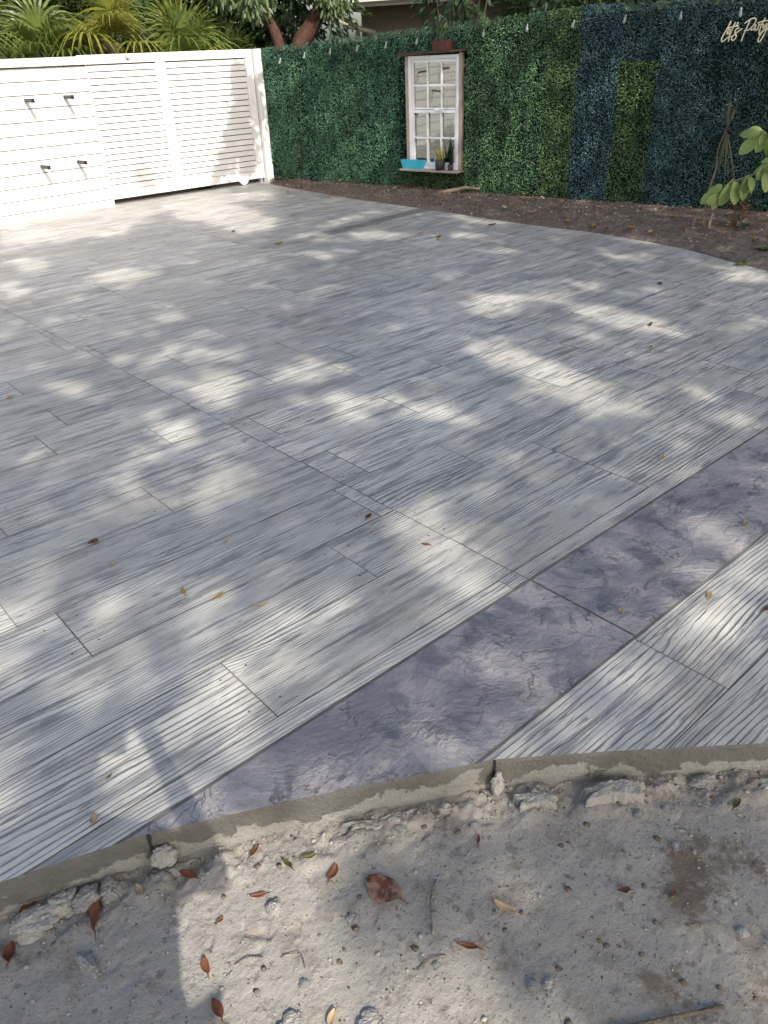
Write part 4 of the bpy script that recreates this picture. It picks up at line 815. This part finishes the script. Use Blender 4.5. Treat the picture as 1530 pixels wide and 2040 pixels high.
for k in range(46):
    a=random.uniform(0,2*pi); dn=k%3
    d=(HD*cos(a)+tow*sin(a)); L=random.uniform(.22,.42)
    if k<12: el=random.uniform(1.15,1.5)
    elif k<26: el=random.uniform(-.3,.6)
    else: el=random.uniform(-1.45,-1.0)
    sd=d.cross(upv).normalized(); i=len(V); tn_=random.random() if k<26 else random.uniform(.7,1)
    for j in range(6):
        t=j/5; q=top+(d*cos(el)*L*t)+upv*(sin(el)*L*t-(.25*L*t*t if k>=12 else 0)); w_=.006*(1-t)+.0008
        V+=[q-sd*w_,q+sd*w_]; T+=[tn_]*2
    for j in range(5): F.append((i+2*j,i+2*j+1,i+2*j+3,i+2*j+2))
meshobj('leaves',V,F,SPK,yk,attrs={'tone':T})
lw=empty('low_weed',L_(.22,0,.12)); tag(lw,'small low dark-leaved weed at the foot of the sapling','weed')
c=L_(.2,.06,.12); bush('leaves',(c.x,c.y,c.z),(.13,.13,.08),90,.06,.028,leafmat('weed_leaf',(.03,.07,.04),(.09,.16,.10),.4,.2),lw,.1,.1)
bw=empty('dry_twiggy_bush',L_(.32,0,-.1)); tag(bw,'dry reddish-brown twiggy bush between sapling and hedge','bush')
mb=MB()
for k in range(46):
    a=random.uniform(0,2*pi); p=L_(.32+random.uniform(-.04,.04),.0,-.1); q=p+HD*cos(a)*random.uniform(.03,.16)+tow*sin(a)*.08+upv*random.uniform(.12,.36); mb.tube([p,(p+q)/2+upv*.03,q],[.0025,.002,.001],3)
mb.build('twigs',simple('dry_twig',(.20,.10,.05),.8,.2,.3,30.),bw)
c=L_(.3,.2,-.1); bush('leaves',(c.x,c.y,c.z),(.14,.1,.14),260,.03,.014,DRY,bw,.3,.1)
e2=empty('ground_seedling',Vector((7.1,3.0,.03))); tag(e2,'small seedling with round pale leaves where the bed meets the picture edge','seedling')
lf=[]; c=Vector((7.05,3.02,.05))
for k in range(9):
    a=k*.75; lf.append((c+Vector((cos(a)*.02,sin(a)*.02,.02*k/3)),Vector((cos(a),sin(a),.25)),Vector((0,0,1)),.09,.06))
spray(e2,[(7.05,3.02,.0),(7.05,3.02,.06),(7.06,3.03,.11)],.004,lf,OV,'stem')
for (x_,y_,lab) in ((8.08,7.15,'small green weed under the right corner of the window'),(7.45,10.75,'tiny weed where the gate post meets the hedge'),(8.25,6.75,'small yellowish weed at the foot of the hedge right of the window')):
    e=empty('bed_weed',(x_-.12,y_,.05)); tag(e,lab,'weed','small weeds in the dirt bed')
    bush('leaves',(x_-.14,y_,.13),(.09,.09,.11),45,.065,.028,OV if 'green' in lab else SPK,e,.1,.1)
rt=MB().tube(smooth_pts([(7.68,7.75,.05),(7.80,7.55,.085),(7.86,7.40,.12),(7.92,7.22,.11)]),[.028]*5+[.024]*4+[.018]*4,8).build('dead_root',M['stem'],None,True); tag(rt,'bare pale root lying on the bed below the window','root')
# ---------------------------------------------------------------- fallen leaves
def fleaf(name,x,y,z,L,W,rz,mat,label,group=None,curl=.2,tilt=0.):
    V=[];F=[]
    nL=9
    for j in range(nL):
        t=j/(nL-1); w=W*.5*(sin(pi*min(.985,.03+t*.95))**.75)
        for s in (-1,-.5,0,.5,1): V.append(((t-.5)*L,w*s,curl*W*(s*s)*.9+curl*L*.35*(2*t-1)**2+.0012))
    bd=random.uniform(-.35,.35); tw=random.uniform(-.6,.6); nk=random.uniform(.75,1.15)
    V=[(x_,(y_*(nk if y_>0 else 1.9-nk)+bd*L*((x_/L)**2)),abs(z_)+max(0,tw*x_*y_/max(W,.01)*1.2)) for x_,y_,z_ in V]
    m_=len(V)
    for j in range(nL-1):
        for s in range(4): a=j*5+s; F.append((a,a+1,a+6,a+5))
    V+=[(-.5*L-.25*L,-.001,.002),(-.5*L-.25*L,.001,.002),(-.47*L,.0015,curl*L*.33+.001),(-.47*L,-.0015,curl*L*.33+.001)]; F.append((m_,m_+1,m_+2,m_+3))
    o=meshobj(name,V,F,mat,None,True,{'tone':[random.random()]*len(V)}); o.location=(x,y,z); o.rotation_euler=(tilt,tilt*.6,rz)
    sd=o.modifiers.new('thick','SOLIDIFY'); sd.thickness=.0006
    return tag(o,label,'leaf',group)
BR=leafmat('brown_leaf',(.11,.038,.018),(.20,.075,.03),.5,.15,.4); YL=leafmat('yellow_leaf',(.30,.20,.05),(.42,.30,.09),.5,.25,.4); GN=leafmat('green_fallen',(.07,.08,.02),(.15,.15,.045),.45,.2); TN=leafmat('tan_leaf',(.38,.28,.17),(.5,.38,.24),.6,.2)
def mat_big():
    t=NT('blotched_brown_leaf'); P=t.pos(); n=t.noise(P,40.,3.,.6); t.base(t.mix(t.ramp(n,.42,.56),(.24,.145,.10),(.12,.042,.022)),.5,.4); return t.m
BIGL=mat_big()
def dz(x,y): z,_=dirt_h(np.array([x]),np.array([y])); return float(z[0])
fleaf('fallen_leaf',.70,.905,dz(.70,.905)+.002,.098,.075,radians(105),BIGL,'largest fallen leaf, broad and blotchy brown, on the pale dirt',None,.1)
DLL=[(.63,1.01,.045,.022,20,BR,'dark brown leaf just left of the large blotchy leaf'),(.28,1.03,.042,.02,75,BR,'bright rust leaf low on the sunlit dirt beside the shadow edge'),(.25,.93,.05,.024,80,BR,'twisted brown leaf nearest the bottom edge of the picture'),(.74,.66,.05,.016,120,BR,'narrow red leaf with a long stalk on the dirt'),(1.11,.5,.03,.018,150,BR,'small brown curled leaf alone on the shaded grey dirt'),
(.46,1.09,.04,.014,160,BR,'small pair-like dark leaf left of the sunlit dirt'),(.36,1.25,.05,.025,120,BR,'dark red leaf below the left corner of the slate band'),(0.03,1.45,.09,.028,45,BR,'long brown leaf at the far left foot of the slab edge'),(.15,1.32,.10,.026,60,BR,'long chestnut leaf leaning on the rubble at the left'),(.36,1.1,.02,.012,10,BR,'tiny leaf scrap on the sunlit dirt'),(.87,.67,.055,.02,100,TN,'grey-tan shrivelled leaf in the middle of the dirt'),
(.25,1.29,.04,.016,95,TN,'small tan leaf just right of the rubble'),(.96,.83,.03,.01,30,BR,'thin reddish leaf near the foot of the slab on the right'),(.52,1.2,.04,.014,20,BR,'reddish sliver leaf close under the band edge'),(.61,1.08,.035,.016,-20,GN,'small olive leaf in the rubble under the band'),(.56,1.11,.04,.014,90,GN,'green bent leaf among crumbs under the band'),(1.53,.44,.04,.016,10,GN,'greenish leaf at the right edge below the slab'),(.42,.75,.04,.02,35,TN,'half-buried yellowish leaf at the bottom edge'),(-.04,1.36,.05,.03,60,BR,'brown leaf cut by the left picture edge'),(1.19,.42,.02,.01,0,BR,'tiny brown leaf scrap on the shaded right dirt'),(.06,1.38,.035,.02,140,BR,'little brown leaf between the rubble lumps')]
for x,y,L,W,rz,mt,lab in DLL:
    x*=1.01; y*=1.01
    fleaf('fallen_leaf',x,y,dz(x,y)+.004,L,W,radians(rz+random.uniform(-10,10)),mt,lab,None,random.uniform(.15,.35),random.uniform(-.1,.1))
SLL=[(1.71,2.14,.045,.022,20,BR,'brown leaf at the corner where two planks meet the long saw cut'),(.79,2.78,.042,.03,0,BR,'round brown leaf sitting on a dark seam, left side'),(1.73,1.82,.035,.014,110,BR,'small pinkish-brown leaf in the sunlit patch near the slate band'),(.89,2.22,.05,.018,80,YL,'pale yellow leaf upright-pointing on the lower left planks'),(.97,2.1,.045,.02,20,YL,'pale yellow leaf on a seam right of another yellow one'),(1.05,1.95,.06,.016,-30,TN,'tan pointed leaf on the sunlit lower planks'),(.78,2.57,.04,.014,40,TN,'small tan leaf by dark streaks on the left planks'),(1.18,2.4,.03,.01,50,TN,'thin olive leaf in the middle of the planks'),
(1.91,1.06,.03,.018,0,TN,'small tan leaf on the slate band'),(2.2,.9,.035,.018,10,YL,'orange-tan leaf on the lower right planks'),(2.27,.73,.05,.02,-5,BR,'orange-brown leaf at the right edge on the lower planks'),(2.73,1.04,.04,.02,15,TN,'small tan leaf far along the slate band'),(3.01,1.58,.06,.02,30,TN,'tan leaf on the planks above the slate band, right side'),(4.7,2.7,.07,.025,20,GN,'dark leaf on the planks at the right, in the sun streaks'),(4.31,2.45,.06,.015,10,GN,'thin dark leaf below the sun streaks'),(5.66,3.22,.07,.045,40,GN,'olive crumpled leaf toward the right rear of the slab'),(6.62,3.04,.15,.075,10,GN,'large dark green leaf near the curved slab edge'),
(4.6,6.99,.11,.05,5,YL,'yellow leaf on the dark strip crossing the far slab'),(4.67,7.98,.07,.04,20,GN,'dark leaf on the far slab left of the dark strip'),(5.88,5.92,.09,.04,15,BR,'orange leaf, front one of three on the far slab'),(6.67,5.88,.1,.045,-10,BR,'orange leaf near the bed on the far right slab'),(5.77,5.82,.08,.04,30,YL,'ochre leaf, middle one of three on the far slab'),(5.9,6.2,.08,.035,10,YL,'ochre leaf, rear one of three on the far slab'),(.33,1.6,.02,.01,30,GN,'tiny green scrap on the lower left planks'),(.24,1.5,.035,.02,60,TN,'pale tan leaf near the left slab corner'),(1.09,4.68,.05,.03,40,TN,'tan leaf on the sunlit planks at the left edge')]
for x,y,L,W,rz,mt,lab in SLL: fleaf('fallen_leaf',x,y,.002,L,W,radians(rz+random.uniform(-10,10)),mt,lab,None,random.uniform(.12,.3))
MLL=[(6.66,9.74),(6.9,9.5),(6.73,8.85),(7.5,8.4),(7.15,8.6),(7.25,7.21),(7.75,6.9),(8.05,6.6),(7.22,5.78),(7.12,5.2),(7.1,4.88),(7.06,4.7),(7.16,4.47),(7.5,5.13),(7.9,5.9),(7.1,4.22),(7.31,4.01),(7.8,4.4),(7.6,5.62),(7.3,3.3),(7.5,9.6),(7.35,7.6),(7.9,6.3),(7.25,6.2)]
for i,(x,y) in enumerate(MLL):
    z=bed_z(x,y)+.018
    fleaf('bed_leaf',x,y,z,random.uniform(.07,.12),random.uniform(.035,.06),random.uniform(0,6.3),[YL,BR,YL,TN,YL][i%5],['yellow fallen leaf lying on the dark dirt bed','brown fallen leaf lying on the dark dirt bed','yellow fallen leaf lying on the dark dirt bed','tan fallen leaf lying on the dark dirt bed','yellow fallen leaf lying on the dark dirt bed'][i%5],'fallen leaves on the dirt bed',random.uniform(.1,.35),random.uniform(-.25,.25))
# litter and crumbs nobody could count
n=2600; y=RNG.uniform(1.5,11.,n); x=uedge(y)+RNG.random(n)**.9*(hedge_u(y)-uedge(y)+.02)+.02
P=np.stack([x,y,.018+.05*np.clip((x-uedge(y))/.35,0,1)+RNG.uniform(-.004,.02,n)],1)
LIT=leafmat('litter',(.05,.03,.02),(.24,.15,.09),.8,.1,.2)
lt=leafobj('leaf_litter',P,rdir(n)*np.array([1,1,.3]),rdir(n)*.5+np.array([0,0,1.]),RNG.uniform(.02,.06,n),RNG.uniform(.006,.024,n),LIT,None,.2); tag(lt,kind='stuff')
def stones(name,pts,sizes,mat,rng,flat=.7):
    ico=bmesh.new(); bmesh.ops.create_icosphere(ico,subdivisions=1,radius=1); bv=np.array([v.co for v in ico.verts]); bf=np.array([[v.index for v in f.verts] for f in ico.faces]); ico.free()
    n=len(pts); j=1+rng.uniform(-.28,.28,(n,len(bv),1)); sc=np.stack([sizes*rng.uniform(.7,1.2,n),sizes*rng.uniform(.6,1.1,n),sizes*flat*rng.uniform(.6,1.1,n)],1)[:,None,:]
    a=rng.uniform(0,6.28,n); V=bv[None]*j*sc; c,s=np.cos(a)[:,None],np.sin(a)[:,None]; V=np.stack([V[...,0]*c-V[...,1]*s,V[...,0]*s+V[...,1]*c,V[...,2]],-1)+np.array(pts)[:,None,:]
    F=(bf[None]+(np.arange(n)*len(bv))[:,None,None]).reshape(-1,3); return meshobj(name,V.reshape(-1,3),F,mat)
n=3600; x=RNG.uniform(-.4,2.05,n); low_=np.interp(x,fx,fy); d=RNG.random(n)**2.2*1.1; y=low_-.012-d; z,_=dirt_h(x,y)
sz=RNG.uniform(.001,.0035,n)*(1+1.4*(d<.12)*RNG.random(n)**3+1.2*(RNG.random(n)<.05)); o=stones('gravel_crumbs',np.stack([x,y,z+sz*.2],1),sz,M['lump'],RNG); tag(o,kind='stuff')
n=1500; x=RNG.uniform(-.4,2.05,n); y=np.interp(x,fx,fy)-.02-RNG.random(n)*1.1; z,_=dirt_h(x,y); sz=RNG.uniform(.001,.0035,n)
sz=sz*(1+2.2*(RNG.random(n)<.12)); o=stones('dark_specks',np.stack([x,y,z+sz*.2],1),sz,M['bark'],RNG,.4); tag(o,kind='stuff')
n=420; y=RNG.uniform(2.,10.8,n); x=uedge(y)+.03+RNG.random(n)*(hedge_u(y)-uedge(y)); sz=RNG.uniform(.004,.016,n)
o=stones('bed_gravel',np.stack([x,y,.01+.055*np.clip((x-uedge(y))/.35,0,1)+0*sz],1),sz,M['lump'],RNG); tag(o,kind='stuff')
def rock(name,x,y,r,label,mat,sq=(1,1,.6),rz=0.,seed=1,sub=4,group=None,z=None):
    bm=bmesh.new(); bmesh.ops.create_icosphere(bm,subdivisions=sub,radius=1)
    for v in bm.verts:
        c=v.co; k=1+.9*(float(fbm(c.x*1.3+seed*7,c.y*1.3+c.z*1.7,3,seed))-.45)+.45*(float(fbm(c.x*4+seed,c.y*4+c.z*5,3,seed+3))-.45)+.12*(float(fbm(c.x*14+seed,c.y*14+c.z*15,2,seed+3))-.45)
        v.co=Vector((c.x*k*sq[0],c.y*k*sq[1],c.z*k*sq[2]))*r
    me=bpy.data.meshes.new(name); bm.to_mesh(me); bm.free(); me.materials.append(mat)
    o=link(name,me); o.location=(x,y,(dz(x,y) if z is None else z)+r*sq[2]*.25); o.rotation_euler=(0,0,rz); return tag(o,label,'stone' if 'lump' not in label and 'crust' not in label else 'concrete lump',group)
ROCKS=[(.085,1.215,.026,'white elongated shell-like stone on the shaded dirt at the lower left',M['rock'],(.45,1.2,.5),.2),
(.15,1.372,.027,'pale cracked concrete lump against the slab at the left',M['rock'],(1,.9,.8),.5),(.195,1.352,.024,'chalky rubble lump, right one of the pair by the slab at the left',M['rock'],(1,.8,.8),1.),(.10,1.395,.028,'grey rubble lump under the left slab corner',M['lump'],(1.1,.9,.7),.2),(.03,1.40,.04,'wide crumbly concrete lump at the left picture edge',M['lump'],(1.2,.7,.5),-.3),
(1.545,.535,.03,'angular white rubble lump under the right slab edge',M['rock'],(1.3,.6,.5),-.7),(1.39,.56,.0095,'small white pebble on the right dirt, upper of the cluster',M['rock'],(1,1,.8),0),(1.325,.60,.014,'grey bluish stone at the foot of the crusty ledge',M['rockdk'],(1,.9,.8),.4),(1.31,.485,.011,'white pebble in the brown patch of dirt',M['rock'],(1.2,.8,.7),.4),(1.33,.445,.008,'tiny white chip below the white pebble in the brown patch',M['rock'],(1.2,.6,.6),.4),(1.36,.50,.009,'slim white chip right of the brown patch pebbles',M['rock'],(.5,1.4,.5),.6),
(.47,1.035,.020,'cream stone with a flat face on the sunlit dirt',M['rock'],(1,.8,.8),.8),(.345,.80,.026,'half-buried whitish stone at the bottom edge left',M['rock'],(1.3,.9,.5),.2),(.47,.69,.024,'whitish stone half buried at the bottom edge centre',M['rock'],(1.2,1,.5),.2),(.835,.985,.013,'bright white chip under the band edge',M['rock'],(.8,1.4,.6),.3),(.965,.955,.018,'pale lump in the crust below the slab joint',M['lump'],(1.2,.8,.6),-.4),(.59,.89,.012,'small angular pebble in the middle of the sunlit dirt',M['rockdk'],(1,1,.7),.1),
(.78,.51,.013,'brown-grey pebble near the bottom edge, right of centre',M['rockdk'],(1,.8,.7),.4),(.81,.49,.012,'pinkish pebble next to the brown-grey one at the bottom',M['lump'],(1,.8,.7),.1),(1.22,.265,.012,'round tan pebble at the right picture edge',M['lump'],(1,1,.7),.1),(.42,.845,.010,'grey pebble among dimples in the sunlit dirt',M['rockdk'],(1,1,.6),.1),(.66,.68,.009,'small dark-rimmed pebble low on the dirt',M['rockdk'],(1,1,.6),.6)]
for i,(x,y,r,lab,mt,sq,rz) in enumerate(ROCKS): rock('stone',x*1.01,y*1.01,r*(1.35 if i<5 else 1.1),lab,mt,sq,rz,i+2)
# crusty spill of concrete along the foot of the slab, lying as separate broken plates
def crust(label,cx,cy,L,W,rz,seed,h=.022):
    nx,ny=46,22; V=[];F=[]
    for j in range(ny):
        for i in range(nx):
            a,b=(i/(nx-1)-.5)*2,(j/(ny-1)-.5)*2; ang=math.atan2(b,a); rr=max(abs(a),abs(b))
            edge=.62+1.0*(float(fbm(3+cos(ang)*2.6+seed,3+sin(ang)*2.6,4,seed))-.4)-.16*(rr*abs(sin(2*ang)))
            x=a*L*.5*edge; y=b*W*.5*edge; t=min(1,(1-rr)/.12)
            V.append((x,y,(h*(t**.5) if t>0 else 0)+ (float(fbm(x*35+seed,y*35,3,seed+5))-.45)*.02*(t>0)-.010))
    for j in range(ny-1):
        for i in range(nx-1): a=j*nx+i; F.append((a,a+1,a+nx+1,a+nx))
    o=meshobj('concrete_crust',V,F,M['lump'],smooth=True); o.location=(cx,cy,dz(cx,cy)-.001); o.rotation_euler=(0,0,rz); return tag(o,label,'concrete crust')
crust('large cracked plate of spilled concrete along the foot of the right slab',1.335,.685,.26,.085,radians(-39),3,.042)
crust('rough grey plate of spilled concrete at the slab joint',1.17,.815,.15,.08,radians(-36),5,.034)
crust('thin pale skirt of spilled concrete below the slate band',.83,1.045,.30,.045,radians(-29),8,.012)
crust('narrow crumbling plate of concrete at the right picture edge',1.69,.40,.16,.05,radians(-39),9,.02)
crust('crumbly mortar ridge at the left end of the slate band',.36,1.305,.13,.05,radians(-25),11,.02)
for gx,gy in ((1.128,.931),(.325,1.365)):
    i=[k for k in range(len(FE)-1) if FE[k][0]<=gx<=FE[k+1][0]][0]; dv=Vector((FE[i+1][0]-FE[i][0],FE[i+1][1]-FE[i][1],0)).normalized(); nn=Vector((dv.y,-dv.x,0))
    b=MB(frame(Vector((gx,gy,0)),dv,nn)); 
    for k in range(6): b.box(-.0035+random.uniform(-.001,.001),.0035+random.uniform(-.001,.002),-.002,.0048,-.02*(k+1)-.004,-.02*k-.003)
    tag(b.build('edge_joint',M['hole']),kind='structure')
rock('mortar_blob',1.115,.905,.030,'pale mortar lump at the joint in the slab edge',M['lump'],(.6,.5,1.3),-.6,31,4,None,-.075)
rock('mortar_blob',.335,1.335,.035,'rough mortar lump at the left corner of the slate band',M['lump'],(.9,.6,1.),-.4,37,4,None,-.08)
def twig(label,pts,r,name='twig',fork=None,mat=None):
    q=[Vector((a*1.012,b*1.012,dz(a,b)+.004+c)) for a,b,c in pts]; mb=MB().tube(smooth_pts(q,3),r,5)
    if fork: mb.tube([q[fork[0]],Vector((fork[1],fork[2],dz(fork[1],fork[2])+.008))],r*.6,4)
    o=mb.build(name,mat or M['bark'],None,True); return tag(o,label,'twig')
twig('forked dark twig on the dirt right of the large leaf',[(.70,.735,.0),(.735,.775,.006),(.76,.80,.004),(.80,.825,.0)],.0022,fork=(1,.755,.765))
twig('thin stalk lying below the large blotchy leaf',[(.69,.88,.004),(.655,.86,.002),(.615,.835,0)],.0014,mat=M['stem'])
twig('thick pale stick at the bottom edge on the right',[(.80,.365,.002),(.90,.30,.004),(1.04,.215,.002)],.0045,mat=M['bark'])
twig('short black twig low on the left of the sunlit dirt',[(.33,.985,0),(.36,.975,.006),(.385,.955,0)],.0016)
twig('short dark twig near the right pebbles',[(1.14,.36,0),(1.17,.335,.004)],.002)
twig('curved dark twig near the bottom centre',[(.62,.70,0),(.66,.695,.005),(.69,.68,0)],.0016)
twig('thin root sticking out of the dirt left of centre',[(.42,.93,0),(.45,.90,.008),(.44,.87,0)],.0012)
# ---------------------------------------------------------------- the person taking the picture
def skin_obj(name,nodes,edges,mat,parent,sub=2):
    me=bpy.data.meshes.new(name); keys=list(nodes); me.from_pydata([nodes[k][:3] for k in keys],[(keys.index(a),keys.index(b)) for a,b in edges],[]); me.materials.append(mat)
    o=link(name,me,parent); sk=o.modifiers.new('skin','SKIN'); sk.use_smooth_shade=True
    for i,k in enumerate(keys):
        r=nodes[k][3]; d=me.skin_vertices[0].data[i]; d.radius=(r,nodes[k][4] if len(nodes[k])>4 else r); d.use_root=(i==0)
    s=o.modifiers.new('sub','SUBSURF'); s.levels=sub; s.render_levels=sub; return o
bc=Vector((-.215,-.075,-.10)); F_=Vector((cf.x,cf.y,0)).normalized(); R_=Vector((cr.x,cr.y,0)).normalized()
def B(r,f,z,rad,rad2=None):
    p=bc+R_*r+F_*f+Vector((0,0,z)); return (p.x,p.y,p.z,rad)+((rad2,) if rad2 else ())
pe=empty('person',bc); tag(pe,'person in navy shirt holding up a phone, casting a shadow on the slab','person')
N={'pel':B(0,0,.95,.125),'bel':B(0,.01,1.08,.14),'che':B(0,.0,1.30,.15),'nkb':B(0,.0,1.47,.065),'nk':B(0,.02,1.53,.052),'hd1':B(0,.05,1.60,.070),'hd2':B(.01,.055,1.68,.09),'hd3':B(0,.05,1.76,.062)}
E_=[('pel','bel'),('bel','che'),('che','nkb'),('nkb','nk'),('nk','hd1'),('hd1','hd2'),('hd2','hd3')]
for s,t in ((-1,'l'),(1,'r')):
    N.update({'sh'+t:B(.17*s,0,1.43,.060),'el'+t:B(.27*s+.03,.10,1.22,.043),'wr'+t:B((.09*s+.13),.145,1.61,.027),'pa'+t:B((.072*s+.13),.17,1.67,.030,.02),
              'hi'+t:B(.09*s,0,.88,.095),'kn'+t:B(.11*s,.03,.49,.058),'an'+t:B(.12*s,.0,.09,.038),'he'+t:B(.125*s,.03,.045,.038),'to'+t:B(.14*s,.15,.035,.034)})
    E_+=[('che','sh'+t),('sh'+t,'el'+t),('el'+t,'wr'+t),('wr'+t,'pa'+t),('pel','hi'+t),('hi'+t,'kn'+t),('kn'+t,'an'+t),('an'+t,'he'+t),('he'+t,'to'+t)]
    for k in range(5):
        zz=1.64+.024*k; L1=(.028,.036,.04,.036,.028)[k]
        if k==4: # thumb
            N['f%d%s1'%(k,t)]=B(.13+.055*s,.155,1.70,.009); N['f%d%s2'%(k,t)]=B(.13+.03*s,.165,1.735,.008)
        else:
            N['f%d%s1'%(k,t)]=B(.13+.058*s,.18,zz,.009); N['f%d%s2'%(k,t)]=B(.13+.054*s,.18+L1*.35,zz+.005,.008); N['f%d%s3'%(k,t)]=B(.13+.044*s,.18+L1*.5,zz+.008,.006)
        E_.append(('pa'+t,'f%d%s1'%(k,t))); E_.append(('f%d%s1'%(k,t),'f%d%s2'%(k,t)))
        if k<4: E_.append(('f%d%s2'%(k,t),'f%d%s3'%(k,t)))
skin_obj('body',N,E_,M['skin'],pe)
Sx={'b':B(0,0,.93,.175),'m':B(0,.01,1.1,.17),'c':B(0,0,1.31,.175),'n':B(0,0,1.45,.075)}; Se=[('b','m'),('m','c'),('c','n')]
for s,t in ((-1,'l'),(1,'r')): Sx['s'+t]=B(.18*s,.0,1.425,.088); Sx['e'+t]=B(.25*s+.02,.08,1.28,.075); Se+=[('c','s'+t),('s'+t,'e'+t)]
skin_obj('shirt',Sx,Se,M['shirt'],pe)
Sx={'p':B(0,0,.93,.14)}; Se=[]
for s,t in ((-1,'l'),(1,'r')): Sx['h'+t]=B(.095*s,0,.85,.115); Sx['k'+t]=B(.11*s,.02,.55,.085); Se+=[('p','h'+t),('h'+t,'k'+t)]
skin_obj('shorts',Sx,Se,M['short'],pe)
skin_obj('hair',{'a':B(.02,.02,1.64,.10),'b':B(.02,.03,1.74,.105),'c':B(.02,.06,1.80,.07)},[('a','b'),('b','c')],M['hair'],pe)
fa=MB()
for s in (-1,1):
    p=bc+R_*(.085*s)+F_*.06+Vector((0,0,1.67)); bmesh.ops.create_icosphere(fa.b,subdivisions=2,radius=.022,matrix=Matrix.Translation(p)@Matrix.Diagonal((.6,.6,1.3,1)))
fa.tube([bc+R_*0+F_*.13+Vector((0,0,1.70)),bc+F_*.158+Vector((0,0,1.662)),bc+F_*.135+Vector((0,0,1.655))],[.008,.014,.008],8)
fa.build('ears_and_nose',M['skin'],pe,True)
for s in (-1,1):
    b=MB(); p=bc+R_*(.13*s)+F_*.07+Vector((0,0,.03)); b.M=frame(p,R_,F_); b.box(-.05,.05,-.12,.16,-.032,.035,.03); b.build('shoe',M['black'],pe,True)
ph=MB(camo.matrix_world.copy()); ph.box(-.037,.037,-.145,.015,.004,.012,.002); tag(ph.build('phone',M['black']),'black phone held upright in the person\'s raised hands','phone')
